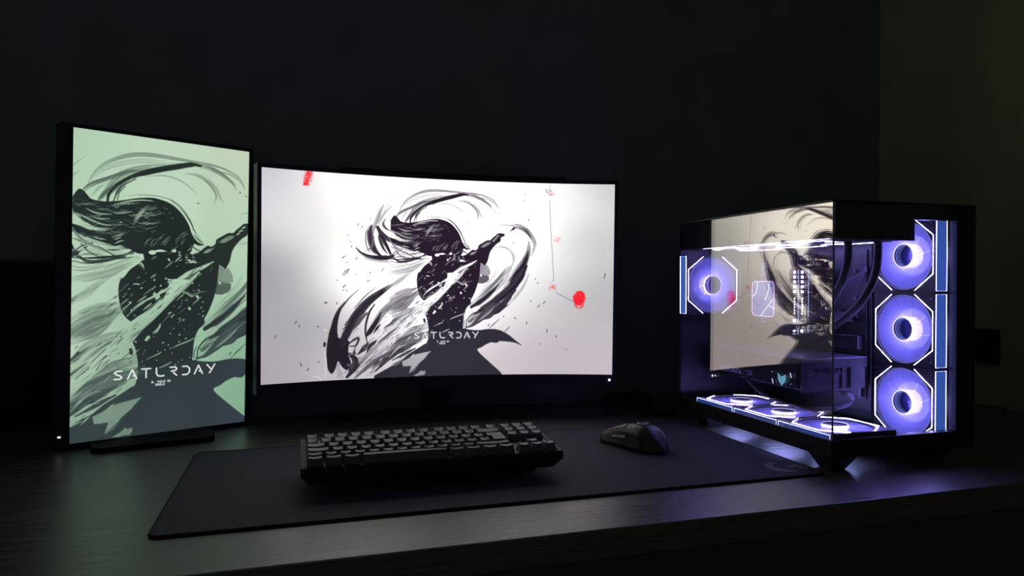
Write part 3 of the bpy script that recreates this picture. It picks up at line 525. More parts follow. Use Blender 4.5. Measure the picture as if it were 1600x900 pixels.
('b',[(2.661,6.796),(2.685,6.803)],[0.0768,0.1024],-0.3,0),
('b',[(2.654,7.66),(2.705,7.971),(2.737,8.281),(2.697,8.588),(2.675,8.958)],[0.0384,0.0768,0.0512,0.0256,0.0384],-0.3,3),
('b',[(2.165,8.836),(2.316,8.783),(2.529,8.95)],[0.0256,0.0512,0.0384],-0.3,0),
('p',[(3.168,8.488),(3.259,8.318),(3.384,8.623),(3.541,8.944),(3.232,8.94)],0.1,0),
('b',[(3.51,8.942),(3.633,8.698),(3.693,8.513)],[0.0512,0.064,0.0192],0.0,4),
('b',[(4.599,1.924),(4.629,1.893)],[0.0305,0.0366],0.75,0),
('b',[(4.094,2.123),(4.071,2.213)],[0.0305,0.0366],0.75,0),
('b',[(4.273,2.235),(4.232,2.313)],[0.0305,0.0366],0.75,0),
('b',[(3.626,2.667),(3.65,2.678)],[0.0305,0.0366],0.75,0),
('b',[(3.746,2.935),(3.734,2.965)],[0.0305,0.0366],0.75,0),
('b',[(3.794,3.111),(3.783,3.182)],[0.0305,0.0366],0.75,0),
('b',[(3.515,3.573),(3.398,3.67)],[0.0305,0.0366],0.75,0),
('b',[(4.046,3.639),(3.976,3.7)],[0.0305,0.0366],0.75,0),
('b',[(3.403,4.401),(3.549,4.228),(3.725,4.119)],[0.0183,0.0427,0.0122],0.75,0),
('b',[(3.623,3.843),(3.587,3.861)],[0.0305,0.0366],0.75,0),
('b',[(5.492,4.155),(5.48,4.167)],[0.0305,0.0366],0.75,0),
('b',[(5.218,4.098),(5.129,4.208)],[0.0305,0.0366],0.75,0),
('b',[(4.647,4.256),(4.588,4.317)],[0.0305,0.0366],0.75,0),
('b',[(3.706,4.136),(3.601,4.293),(3.448,4.438)],[0.0192,0.0448,0.0128],0.75,0),
('b',[(3.172,4.639),(3.191,4.651)],[0.032,0.0384],0.75,0),
('b',[(3.434,5.072),(3.459,5.085)],[0.032,0.0384],0.75,0),
('b',[(3.582,5.084),(3.607,5.097)],[0.032,0.0384],0.75,0),
('b',[(3.191,5.612),(3.155,5.68)],[0.032,0.0384],0.75,0),
('b',[(3.543,4.835),(3.433,4.948)],[0.032,0.0384],0.75,0),
('b',[(4.604,4.629),(4.479,4.705)],[0.032,0.0384],0.75,0),
('b',[(1.465,6.401),(1.407,6.472)],[0.032,0.0384],0.75,0),
('b',[(1.602,6.555),(1.567,6.633)],[0.032,0.0384],0.75,0),
('b',[(0.591,6.963),(0.603,7.047)],[0.032,0.0384],0.75,0),
('b',[(1.635,8.165),(1.672,8.313)],[0.032,0.0384],0.75,0),
('b',[(1.983,8.415),(1.923,8.522)],[0.032,0.0384],0.75,0),
('b',[(2.333,6.622),(2.393,6.654)],[0.032,0.0384],0.75,0),
('b',[(2.427,8.155),(2.391,8.178)],[0.032,0.0384],0.75,0),
('b',[(3.962,4.37),(3.981,4.383)],[0.032,0.0384],0.75,0),
('b',[(3.617,6.445),(3.525,6.599)],[0.032,0.0384],0.75,0),
('b',[(3.569,6.681),(3.433,6.784)],[0.032,0.0384],0.75,0),
('b',[(11.956,1.692),(11.938,1.787)],[0.0305,0.0366],0.75,0),
('b',[(11.755,0.501),(11.768,0.526)],[0.0305,0.0366],0.75,0),
('b',[(11.708,0.824),(11.728,0.843)],[0.0305,0.0366],0.75,0),
('b',[(10.532,1.474),(10.558,1.492)],[0.0305,0.0366],0.75,0),
('b',[(10.326,1.366),(10.346,1.384)],[0.0305,0.0366],0.75,0),
('b',[(11.194,2.796),(11.214,2.815)],[0.0305,0.0366],0.75,0),
('b',[(8.978,1.831),(9.004,1.842)],[0.0305,0.0366],0.75,0),
('b',[(15.617,4.218),(15.605,4.282)],[0.0305,0.0366],0.75,0),
('b',[(15.606,4.216),(15.555,4.419)],[0.032,0.0384],0.75,0),
('b',[(12.29,4.491),(12.31,4.517)],[0.032,0.0384],0.75,0),
('b',[(12.387,4.677),(12.414,4.704)],[0.032,0.0384],0.75,0),
('b',[(12.784,5.546),(12.684,5.648)],[0.032,0.0384],0.75,0),
('b',[(12.516,5.73),(12.415,5.832)],[0.032,0.0384],0.75,0),
('b',[(12.059,5.525),(12.1,5.565)],[0.032,0.0384],0.75,0),
('b',[(11.916,6.519),(11.897,6.626)],[0.032,0.0384],0.75,0),
('b',[(12.89,6.871),(12.865,7.006)],[0.032,0.0384],0.75,0),
('b',[(13.315,7.159),(13.33,7.253)],[0.032,0.0384],0.75,0),
('b',[(12.526,7.546),(12.533,7.593)],[0.032,0.0384],0.75,0),
('b',[(10.796,6.261),(10.824,6.287)],[0.032,0.0384],0.75,0),
('b',[(11.304,6.32),(11.379,6.373)],[0.032,0.0384],0.75,0),
('b',[(10.596,6.408),(10.329,6.641),(10.096,6.874)],[0.0192,0.0448,0.0128],0.75,0),
('b',[(11.086,6.762),(10.872,6.976)],[0.032,0.0384],0.75,0),
('b',[(13.799,7.811),(13.819,7.831)],[0.032,0.0384],0.75,0),
('b',[(10.127,6.641),(10.074,6.72)],[0.032,0.0384],0.75,0),
('b',[(2.641,5.644),(2.69,5.602),(2.751,5.645)],[0.0256,0.0576,0.0256],0.85,0),
('b',[(7.627,3.455),(7.684,3.453)],[0.1232,0.1232],0,0),
('b',[(8.254,3.38),(8.298,3.373)],[0.0952,0.0952],0,0)]
# ---- ink picture shown on both screens, rasterised from brush strokes into per-vertex colours of the screen mesh
def spline(pts, n=7):
    P=np.array(pts,float)
    if len(P)==1: P=np.vstack([P,P+.001])
    if len(P)==2: return P[0]+(P[1]-P[0])*np.linspace(0,1,6)[:,None]
    Q=np.vstack([2*P[0]-P[1],P,2*P[-1]-P[-2]]);out=[]
    for i in range(1,len(Q)-2):
        t=np.linspace(0,1,n,endpoint=False)[:,None];a,b,c,d=Q[i-1],Q[i],Q[i+1],Q[i+2]
        out.append(.5*(2*b+(c-a)*t+(2*a-5*b+4*c-d)*t*t+(3*b-a-3*c+d)*t**3))
    out.append(P[-1:]);return np.vstack(out)
class Canvas:
    def __init__(s,u0,u1,ppu,H=9.0):
        s.u0=u0;s.ppu=ppu;s.w=int(round((u1-u0)*ppu))+1;s.h=int(round(H*ppu))+1
        s.a=np.zeros((s.h,s.w),np.float32)
    def px(s,P): return (np.asarray(P,float)-[s.u0,0])*s.ppu
    def line(s,P,R,tone,alpha=1.0,arr=None):
        arr=s.a if arr is None else arr
        P=s.px(P);R=np.maximum(np.asarray(R,float)*s.ppu,.35);m=R.max()+1.5
        x0=int(max(P[:,0].min()-m,0));x1=int(min(P[:,0].max()+m+1,s.w));y0=int(max(P[:,1].min()-m,0));y1=int(min(P[:,1].max()+m+1,s.h))
        if x1<=x0 or y1<=y0:return
        cov=np.zeros((y1-y0,x1-x0),np.float32)
        for i in range(len(P)-1):
            a,b=P[i],P[i+1];ra,rb=R[i],R[i+1];mm=max(ra,rb)+1.5
            bx0=int(max(min(a[0],b[0])-mm,x0));bx1=int(min(max(a[0],b[0])+mm+1,x1));by0=int(max(min(a[1],b[1])-mm,y0));by1=int(min(max(a[1],b[1])+mm+1,y1))
            if bx1<=bx0 or by1<=by0:continue
            X,Y=np.meshgrid(np.arange(bx0,bx1),np.arange(by0,by1));d=b-a;L=d@d+1e-9
            t=np.clip(((X-a[0])*d[0]+(Y-a[1])*d[1])/L,0,1);D=np.hypot(X-a[0]-t*d[0],Y-a[1]-t*d[1])
            c=np.clip(ra+(rb-ra)*t+.5-D,0,1);v=cov[by0-y0:by1-y0,bx0-x0:bx1-x0];np.maximum(v,c,out=v)
        c=cov*alpha;v=arr[y0:y1,x0:x1];v*=1-c;v+=tone*c
    def poly(s,pts,tone,alpha=1.0):
        P=s.px(pts);y0=int(max(P[:,1].min()-1,0));y1=int(min(P[:,1].max()+2,s.h));x0=int(max(P[:,0].min()-1,0));x1=int(min(P[:,0].max()+2,s.w))
        if x1<=x0 or y1<=y0:return
        K=3;cov=np.zeros((y1-y0,x1-x0),np.float32);xs=(np.arange((x1-x0)*K)+.5)/K+x0-.5
        A=P;B=np.roll(P,-1,0)
        for j in range((y1-y0)*K):
            y=(j+.5)/K+y0-.5;m=(A[:,1]>y)!=(B[:,1]>y)
            if not m.any():continue
            xi=np.sort(A[m,0]+(y-A[m,1])*(B[m,0]-A[m,0])/(B[m,1]-A[m,1]))
            cov[j//K]+=(np.searchsorted(xi,xs)%2).reshape(-1,K).sum(1)/float(K*K)
        c=np.clip(cov,0,1)*alpha;v=s.a[y0:y1,x0:x1];v*=1-c;v+=tone*c
    def brush(s,pts,W,tone,hairs,rng):
        C=spline(pts);n=len(C);t=np.linspace(0,1,n);w=np.interp(t,np.linspace(0,1,len(W)),W) if len(W)>1 else W[0]*np.clip(np.minimum(t,1-t)*6,.25,1)
        T=np.gradient(C,axis=0);T/=np.linalg.norm(T,axis=1)[:,None]+1e-9;N=np.stack([-T[:,1],T[:,0]],1)
        if hairs==0: s.line(C,w/2,tone);return
        if tone>.85: s.line(C,w*.36,tone)
        elif tone>0.04: s.line(C,w*.42,tone,.28)
        elif tone>=0: s.line(C,w*.20,tone,.9)
        for k in range(hairs):
            o=rng.uniform(-.5,.5);a=int(rng.uniform(0,.3)*n);b=int(n-rng.uniform(0,.3)*n)
            if b-a<3:continue
            g=np.linspace(0,1,b-a);hw=w[a:b]/hairs*rng.uniform(.35,1.5)*np.sin(np.pi*np.clip(g*.9+.05,0,1))**.5
            wob=.06*np.sin(g*rng.uniform(2,7)+rng.uniform(0,6))
            q=C[a:b]+N[a:b]*((o+wob)*w[a:b])[:,None]
            tn=tone+rng.uniform(-.22,.12) if tone>0.04 else tone
            s.line(q,hw,np.clip(tn,-.3 if tone<0 else 0,1),rng.uniform(.55,1))
def ink_picture(u0,u1,ppu,seed=3):
    cv=Canvas(u0,u1,ppu);rng=np.random.RandomState(seed)
    slash=[i for i,o in enumerate(INK) if o[0]=='b' and o[3]==30]
    for i,o in enumerate(INK):
        if o[0]=='p':
            S=spline(o[1]+[o[1][0]],4) if len(o[1])>12 else np.array(o[1]); cv.poly(S,o[2],1.0)
        else: cv.brush(o[1],o[2],o[3],o[4],rng)
    # dry-brush grain following the slash: short slanted flecks, light on the figure, dark on the paper
    for k in range(330):
        c=np.array([rng.uniform(3.2,9.3),0.0]);c[1]=13.1-1.05*c[0]+rng.normal(0,.75)
        if not(2.2<c[1]<8.8) or (c[0]>8 and c[1]<3.2):continue
        L=rng.uniform(.05,.45);d=np.array([.70,-.62])+rng.normal(0,.07,2);w=rng.uniform(.006,.022)
        p=[c-d*L/2,c+d*.1*L,c+d*L/2];x=int((c[0]-u0)*ppu);y=int(c[1]*ppu)
        if not(0<=x<cv.w and 0<=y<cv.h):continue
        dark=cv.a[y,x]>.55
        cv.line(spline(p,4),np.sin(np.linspace(.2,2.9,len(spline(p,4))))*w,(.05 if dark else .8) if rng.rand()<.75 else .45,rng.uniform(.5,1)) if (not dark or rng.rand()<.4) else None
    for k in range(70):
        c=np.array([rng.uniform(6.2,9.2),rng.uniform(4.2,7.0)]);r=rng.uniform(.008,.025);cv.line([c,c+[.02,-.015]],[r,r*.7],.0,.9) if cv.a[min(int(c[1]*ppu),cv.h-1),int(np.clip((c[0]-u0)*ppu,0,cv.w-1))]>.8 else None
    red=np.zeros_like(cv.a);txt=np.zeros_like(cv.a)
    def R(p,r,al=1):
        p=np.array(p,float);cv.line([p,p+[.01,.005]],[r,r],1.0,al,red)
    for k in range(420):
        g=rng.rand();R(np.array([1.95,0.0])+(np.array([1.80,.62])-np.array([1.95,0.0]))*g+[rng.normal(0,.075),0],rng.uniform(.006,.02),.7)
    for k in range(500):
        a=rng.uniform(0,6.283);r=rng.uniform(0,1)**.6*.30;R([14.39+r*np.cos(a)*.95,5.38+r*np.sin(a)*1.15],rng.uniform(.01,.035),.8)
    for k in range(160):
        a=rng.uniform(0,6.283);r=rng.uniform(.14,.24);R([14.39+r*np.cos(a),5.68+r*np.sin(a)*.9],rng.uniform(.006,.016),.7)
    for c,rr,n in (((13.13,4.88),.2,42),((13.35,2.65),.24,22),((13.0,.5),.17,20)):
        for k in range(n):
            p=np.array(c)+rng.normal(0,rr*.45,2)*[1,.8];q=p+rng.normal(0,.07,2);cv.line([p,q],[.006,.004],1.0,.42,red)
    for k in range(12): p=np.array([12.9+rng.normal(0,.08),.35+rng.normal(0,.22)]);cv.line([p,p+[.02,.02]],[.014,.012],.9,.9)
    cv.line(spline([(12.927,.815),(12.997,2.148),(13.091,3.42),(13.121,3.877),(13.154,4.279),(13.145,4.615)]),np.full(36,.012),.6,.8)
    cv.line(spline([(13.253,5.119),(13.629,5.317),(14.092,5.534)]),np.full(15,.012),.6,.8)
    # the day's name and the small date under it
    G={'S':[[(.95,.06),(.4,.06),(.12,.22),(.3,.42),(.75,.6),(.92,.8),(.7,.96),(.1,.94)]],'A':[[(0,1),(.5,0),(1,1)],[(.62,.66),(.70,.72)]],'T':[[(0,0),(1,0)],[(.5,.16),(.5,1)]],
       'U':[[(.12,0),(.12,.6),(.3,.9),(.62,.95),(1,.92)]],'R':[[(.15,.02),(.8,.02),(.95,.2),(.8,.42),(.3,.46)],[(.55,.62),(.95,1)]],'D':[[(.1,.02),(.65,.02),(.95,.3),(.95,.7),(.65,.98),(.1,.98)]],'Y':[[(0,0),(.5,.5)],[(1,0),(.35,1)]]}
    x=6.62
    for ch in 'SATURDAY':
        for st in G[ch]: cv.line([(x+.25*a,7.0+.27*b) for a,b in st],[.020]*len(st),1.0,1,txt)
        x+=.39
    F={'8':'757','D':'656','U':'557','L':'447','O':'757','E':'767','S':'737','H':'575','B':'777','.':'004'}
    for row,(wd,xc) in enumerate((('8. DULO ED',7.98),('SHELD',7.95))):
        for i,ch in enumerate(wd):
            if ch==' ':continue
            for r,bits in enumerate(F[ch]):
                for c in range(3):
                    if int(bits)>>(2-c)&1: cv.line([(xc-len(wd)*.029+i*.058+c*.015,7.40+row*.09+r*.022)]*2,[.011,.011],1.0,.9,txt)
    return cv.a,red,txt
# ------------------------------------------------------------------ monitors
def screen_mat(name):
    m = bpy.data.materials.new(name); m.use_nodes = True; nt = m.node_tree; nt.nodes.clear(); L = nt.links.new
    o = nt.nodes.new('ShaderNodeOutputMaterial'); e = nt.nodes.new('ShaderNodeEmission'); a = nt.nodes.new('ShaderNodeAttribute'); a.attribute_name = 'picture'
    L(a.outputs['Color'], e.inputs[0]); e.inputs[1].default_value = 1.0; L(e.outputs[0], o.inputs[0]); return m
def s2l(a): return np.where(a <= .04045, a/12.92, ((a+.055)/1.055)**2.4)
def picture_screen(name, W, H, R, img, parent, m):
    h, w, _ = img.shape
    a = np.linspace(-1, 1, w); b = np.linspace(1, -1, h)
    if R: x = R*np.sin(a*W/2/R); y = -R*(1-np.cos(a*W/2/R))
    else: x = a*W/2; y = a*0
    V = np.zeros((h,w,3), np.float32); V[:,:,0] = x; V[:,:,1] = y; V[:,:,2] = (b*H/2)[:,None]
    i = np.arange((h-1)*w).reshape(h-1,w)[:,:-1].ravel()
    F_ = np.stack([i, i+w, i+w+1, i+1], 1).astype(np.int32)
    me = bpy.data.meshes.new(name); me.vertices.add(h*w); me.vertices.foreach_set('co', V.ravel())
    me.loops.add(F_.size); me.loops.foreach_set('vertex_index', F_.ravel()); me.polygons.add(len(F_))
    me.polygons.foreach_set('loop_start', np.arange(0, F_.size, 4, dtype=np.int32)); me.update(calc_edges=True)
    c = me.color_attributes.new('picture', 'FLOAT_COLOR', 'POINT'); rgba = np.ones((h*w,4), np.float32); rgba[:,:3] = s2l(np.clip(img,0,1.6)).reshape(-1,3)
    c.data.foreach_set('color', rgba.ravel())
    return link(name, me, m, parent)
def blend(a, b, t): return a*(1-t[...,None])+b*t[...,None]
def inked(base, dark, t):
    lo = np.minimum(base, 1.0); return blend(lo, dark, t)+(base-lo)*((1-t)**8)[...,None]
def field(h, w, keys):     # smooth colour field from (u, v, rgb) samples
    yy, xx = np.mgrid[0:h,0:w]; yy = yy/(h-1); xx = xx/(w-1); num = 0; den = 0
    for u, v, c in keys:
        q = 1/((((xx-u)**2)*1.6+(yy-v)**2)+.045)**2.1; num = num+q[...,None]*np.array(c)/255.; den = den+q
    return num/den[...,None]
# main: curved 27-inch panel
ink, red, txt = ink_picture(0, 16, 46)
h, w_ = ink.shape
KM = [(0,0,(196,194,204)),(0,.5,(150,148,153)),(0,1,(168,162,170)),(.12,.2,(226,226,228)),(.1,.75,(160,158,162)),(.3,.1,(330,326,312)),(.5,.05,(345,342,330)),(.5,.5,(350,348,345)),(.3,.5,(310,308,304)),(.25,.9,(200,196,202)),
      (.7,.2,(335,334,328)),(.78,.45,(262,262,264)),(.85,.1,(262,262,262)),(1,0,(186,190,190)),(.95,.3,(188,192,190)),(.9,.6,(184,182,184)),(1,.6,(178,176,178)),(.85,.9,(190,180,188)),(1,1,(200,188,200)),(.65,.9,(196,186,192)),(.5,.75,(290,288,290))]
base = field(h, w_, KM)  # edge dimming from the viewing angle is put into the picture colours
dark = field(h, w_, [(0,0,(46,36,48)),(.5,.4,(38,26,42)),(.5,1,(38,38,50)),(.2,.9,(34,28,38)),(1,1,(40,40,50))])
img = inked(base, dark, np.clip(ink,0,1)**.85)+np.clip(-ink,0,1)[...,None]*.4
img = blend(img, np.array([1.0,.10,.16]), red*.92); img = blend(img, np.array([1.,1.,1.]), txt)
K_ = 1.17
M_C = (.2443*K_,1.1803*K_,.0082*K_+ZC)
mon = thing('monitor', 'wide curved black monitor in the middle showing the ink figure on white', 'monitor', (M_C[0],M_C[1]+.05,DESK))
def mon_frame(c, yaw_, tilt_, roll_):
    ex = Vector((math.cos(yaw_),math.sin(yaw_),0)); ey0 = Vector((-math.sin(yaw_),math.cos(yaw_),0)); ez0 = Vector((0,0,1))
    ey = ey0*math.cos(tilt_)+ez0*math.sin(tilt_); ez = ex.cross(ey)
    e2 = ex*math.cos(roll_)+ez*math.sin(roll_); z2 = ez*math.cos(roll_)-ex*math.sin(roll_)
    return Matrix(((e2.x,ey.x,z2.x,c[0]),(e2.y,ey.y,z2.y,c[1]),(e2.z,ey.z,z2.z,c[2]),(0,0,0,1)))
def place(objs, root, M):
    Mi = Matrix.Translation(root.location).inverted() @ M
    for o in objs: o.matrix_local = Mi
MM = mon_frame(M_C, -.0301, .0158, -.0052)
W, H, R = .597*K_, .336*K_, 1.0*K_
def arcp(a, off=0.0):      # a in metres along the arc; off = outwards (behind)
    return ((R+off)*math.sin(a/R), (R+off)*math.cos(a/R)-R)
def arc_slab(mb, a0, a1, z0, z1, f, b, n=24):
    """curved bar between arc positions, from depth f (front) to b (back)"""
    vs = []; fs = []
    for i in range(n+1):
        a = a0+(a1-a0)*i/n; xf, yf = arcp(a, f); xb, yb = arcp(a, b)
        vs += [(xf,yf,z0),(xf,yf,z1),(xb,yb,z1),(xb,yb,z0)]
    for i in range(n):
        k = 4*i
        for j in range(4): fs.append((k+j, k+(j+1)%4, k+4+(j+1)%4, k+4+j))
    fs += [(0,1,2,3), (4*n+3,4*n+2,4*n+1,4*n)]; mb.add(vs, fs)
parts = []
parts.append(picture_screen('screen', W, H, R, img, mon, screen_mat('main_screen_picture')))
bz = MB(); e = .0075
arc_slab(bz, -W/2-e, W/2+e, H/2, H/2+.0075, -.003, .012); arc_slab(bz, -W/2-e, W/2+e, -H/2-.019, -H/2, -.003, .012)
arc_slab(bz, -W/2-e, -W/2, -H/2, H/2, -.003, .012, 2); arc_slab(bz, W/2, W/2+e, -H/2, H/2, -.003, .012, 2)
parts.append(bz.build('bezel', softp, mon))
hs = MB(); arc_slab(hs, -W/2-e, W/2+e, -H/2-.019, H/2+.0075, .0121, .024); arc_slab(hs, -.20, .25, -H/2+.02, H/2+.0165, .024, .045)
arc_slab(hs, -.11, .11, -.12, .12, .045, .060)
parts.append(hs.build('housing', softp, mon))
pl = MB(); x, y = arcp(W/2-.006, -.004); pl.lathe([(.0006,0),(.0022,.0002),(.0022,.0012),(.0004,.0016)], 12, Matrix.Translation((x,y,-H/2-.0105)) @ Matrix.Rotation(pi/2,4,'X'), cap=True)
parts.append(pl.build('power_light', emit('power_white', (1,.97,1), 3), mon)); parts[-1]['label'] = 'small white power light'
parts.append(text_mesh('brand_lettering', 'SAMSUNG', .0095, mat('faint_print', (62,58,64), .5), mon, Matrix.Translation((.0,-.0036,-H/2-.0135)) @ Matrix.Rotation(pi/2,4,'X'), sx=1.35))
place(parts, mon, MM)
# its stand (upright column and splayed feet)
def rel(p, root): return (p[0]-root.location.x, p[1]-root.location.y, p[2]-root.location.z)
st = MB(); st.box((-.028,.022,.01), (.028,.048,.34), .006); st.build('neck', softp, mon)
MB().box((-.05,.0,.20), (.05,.035,.30), .004).build('tilt_hinge', softp, mon)
ft = MB()
for s in (-1,1):
    ft.prism([(0,.0),(s*.02,.06),(s*.215,.035),(s*.225,.015)], 0, .012)
ft.build('stand_feet', softp, mon)
# portrait monitor
ink, red, txt = ink_picture(5.50, 10.62, 68)
h, w_ = ink.shape
base = field(h, w_, [(0,0,(172,198,172)),(.5,.05,(190,212,188)),(1,.02,(196,208,182)),(.1,.15,(182,212,184)),(1,.25,(186,210,184)),(.5,.3,(192,218,192)),(0,.5,(180,208,182)),(0,.7,(186,212,186)),(1,.5,(180,208,180)),(1,.75,(128,172,140)),(1,.95,(132,168,142)),(.6,.75,(150,188,158)),(0,1,(128,160,140)),(.35,.9,(140,170,146))])
dark = field(h, w_, [(.3,.2,(34,44,42)),(.5,.4,(28,36,34)),(.5,.7,(34,42,42)),(.5,.9,(50,56,66)),(1,.95,(48,54,66)),(.1,.95,(46,56,58)),(.7,.1,(36,46,40))])
img = inked(base, dark, np.clip(ink,0,1))+np.clip(-ink,0,1)[...,None]*.3
img = blend(img, np.array([.93,.95,.93]), txt)
P_C = (-.2022*1.1,1.2596*1.1,-.008*1.1+ZC); PM = mon_frame(P_C, .4618, .027, -.007)
por = thing('monitor', 'tall black monitor turned to portrait on the left showing a green ink figure', 'monitor', (P_C[0]+.03,P_C[1]+.035,DESK))
W, H = .268*1.1, .4765*1.1
parts = [picture_screen('screen', W, H, 0, img, por, screen_mat('portrait_screen_picture'))]
b = MB(); f0, f1 = -.003, .018
b.box((-W/2-.019,f0,-H/2-.006), (-W/2,f1,H/2+.006)); b.box((W/2,f0,-H/2-.006), (W/2+.007,f1,H/2+.006)); b.box((-W/2,f0,H/2), (W/2,f1,H/2+.006)); b.box((-W/2,f0,-H/2-.006), (W/2,f1,-H/2))
parts.append(b.build('bezel', softp, por))
parts.append(MB().box((-W/2-.019,.0181,-H/2-.006), (W/2+.007,.026,H/2+.006)).box((-.09,.026,-.16), (.10,.048,.10), .008).build('housing', softp, por))
parts.append(MB().box((-W/2-.0170,-.0042,-H/2+.0125), (-W/2-.0130,-.0028,-H/2+.0150), .0006).build('power_light', emit('power_white', (1,.97,1), 3), por)); parts[-1]['label'] = 'small white power light'
place(parts, por, PM)
sd = MB(); Mz = Matrix.Rotation(.46,4,'Z')
sd.box((-.022,.02,.008), (.022,.042,.30), .004, Mz); sd.build('neck', softp, por)
MB().box((-.04,-.0,.20), (.04,.022,.28), .004, Mz).build('tilt_hinge', softp, por)
MB().prism([tuple((Matrix.Rotation(.25,3,'Z') @ Vector((x-.06,y-.02,0)))[:2]) for x,y in rounded(.19,.17,.02)], 0, .009).build('base', mat('dead_black', (11,11,12), .7, spec=.2), por)
# ------------------------------------------------------------------ keyboard
kb = thing('keyboard', 'black compact mechanical keyboard standing on the desk mat', 'keyboard', (.0066+.181,.9399+.066,DESK+.003))
U = .01905; KW, KD = .362, .132
KM_ = mon_frame((.0066,.9399,-.241+ZC), -.0059, .0785, 0)
def kplace(o): o.matrix_local = Matrix.Translation(kb.location).inverted() @ KM_; return o
c = MB()
c.box((0,0,-.0115), (.0062,KD,0), .0006); c.box((KW-.0062,0,-.0115), (KW,KD,0), .0006); c.box((.0062,0,-.0115), (KW-.0062,.0052,0), .0006); c.box((.0062,KD-.0052,-.0115), (KW-.0062,KD,0), .0006)
n0 = len(c.v)
c.add([(0,0,-.0115),(KW,0,-.0115),(KW,KD,-.0115),(0,KD,-.0115),(.012,.004,-.024),(KW-.014,.004,-.024),(KW-.014,KD-.004,-.024),(.012,KD-.004,-.024)], [(0,1,5,4),(1,2,6,5),(2,3,7,6),(3,0,4,7),(4,5,6,7),(0,3,2,1)])
kplace(c.build('case', softp, kb))
kplace(MB().box((.0062,.0052,-.0085), (KW-.0062,KD-.0052,-.0012)).build('switch_plate', mat('grey_plate', (84,84,92), .4, metal=.4), kb))
capm = mat('keycap_plastic', (96,95,100), .38, noise=.06, nscale=500, bump=.1)
CAPS = {}
def cap_mesh(wu, row, iso=False):
    k = (wu, row, iso)
    if k in CAPS: return CAPS[k]
    w_, d = wu*U-.0010, U-.0010; z0, z1 = -.0010, [.0108,.0098,.0092,.0094,.0098,.0092][row]
    tilt = [-.0014,-.0012,-.0002,.0006,.0012,.0014][row]; ti = .0029
    nx = 8; vs = []; fs = []; yb = .0030; yt = .0030
    for j in range(4):      # rings of the front-to-back section; 4 levels up the skirt
        t = j/3; sx = ti*t**.8; vs += []
    def ring(x0, x1, y0, y1, z, dish):
        out = []
        for i in range(nx+1): x = x0+(x1-x0)*i/nx; q = 1-(2*i/nx-1)**2; out.append((x,y0,z[0]-dish*q))
        for i in range(1,nx+1): pass
        for i in range(nx,-1,-1): x = x0+(x1-x0)*i/nx; q = 1-(2*i/nx-1)**2; out.append((x,y1,z[1]-dish*q))
        return out
    r = [ring(.0,w_,0,d,(z0,z0),0), ring(.0004,w_-.0004,.0003,d-.0003,(z0+.002,z0+.002),0), ring(ti*.85,w_-ti*.85,yb*.9,d-yt*.9,(z1-.001,z1-.001+tilt),0.0), ring(ti,w_-ti,yb,d-yt,(z1,z1+tilt),.0011 if wu < 3 else -.0004)]
    n = len(r[0]); m = MB()
    vs = [p for q in r for p in q]; fs = [(i*n+k2, i*n+(k2+1)%n, (i+1)*n+(k2+1)%n, (i+1)*n+k2) for i in range(3) for k2 in range(n)]
    top = 3*n
    for i in range(nx): fs.append((top+i, top+i+1, top+2*nx-i, top+2*nx+1-i))
    m.add(vs, fs); me = m.mesh('keycap'); me.materials.append(capm); CAPS[k] = me; return me
def key(x, row, wu=1, dy=0):
    o = link('keycap', cap_mesh(wu, row), None, kb); y = (.0055+row*U) + (.0022 if row == 5 else 0)
    o.matrix_local = Matrix.Translation(kb.location).inverted() @ KM_ @ Matrix.Translation((.0070+x*U, y, 0)); return o
x = 0
for wu in (1.25,1.25,1.25,6.25,1.25,1.25,1.25,1.25): key(x, 0, wu); x += wu
x = 0
for wu in [1.25]+[1]*11+[2.75]: key(x, 1, wu); x += wu
x = 0
for wu in [1.75]+[1]*12: key(x, 2, wu); x += wu
x = 0
for wu in [1.5]+[1]*12: key(x, 3, wu); x += wu
x = 0
for wu in [1]*13+[2]: key(x, 4, wu); x += wu
key(0, 5)
for g, x0 in ((0,1.25),(1,5.5),(2,9.75)):
    for i in range(4): key(x0+i, 5)
key(14, 5)
for rw in (3,4,5):
    for i in range(3): key(15.25+i, rw)
for i in range(3): key(15.25+i, 0)
key(16.25, 1)
# tall L-shaped enter key
en = MB(); z1 = .0092
o1 = [(0,0),(1.25,0),(1.25,2),(-.25,2),(-.25,1),(0,1)]
def lring(ins, z, ytop):
    s_ = [(o1[i][0]*U, o1[i][1]*U) for i in range(6)]
    dx = [1,-1,-1,1,1,1]; dyy = [1,1,-1,-1,1,1]
    return [(s_[i][0]+dx[i]*ins, s_[i][1]+dyy[i]*ins*(1.1 if dyy[i] < 0 else .6), z) for i in range(6)]
rr = [lring(.0005,-.0010,0), lring(.0008,.0010,0), lring(.0030,z1,0)]
vs = [p for q in rr for p in q]; fs = [(i*6+k, i*6+(k+1)%6, (i+1)*6+(k+1)%6, (i+1)*6+k) for i in range(2) for k in range(6)]+[(12,13,14,15,16,17)]
en.add(vs, fs); eo = en.build('keycap', capm, kb); eo.matrix_local = Matrix.Translation(kb.location).inverted() @ KM_ @ Matrix.Translation((.0070+13.75*U, .0055+2*U, 0)); eo['label'] = 'L-shaped enter key'
for x in (.04, KW-.07):
    kplace(MB().box((x,.006,-.0255-.0035), (x+.03,.016,-.024)).build('front_foot', rubber, kb))
for x in (.04, KW-.07):
    q = MB(); q.box((x,KD-.03,-.0375), (x+.03,KD-.022,-.024), .001); kplace(q.build('rear_foot', rubber, kb))
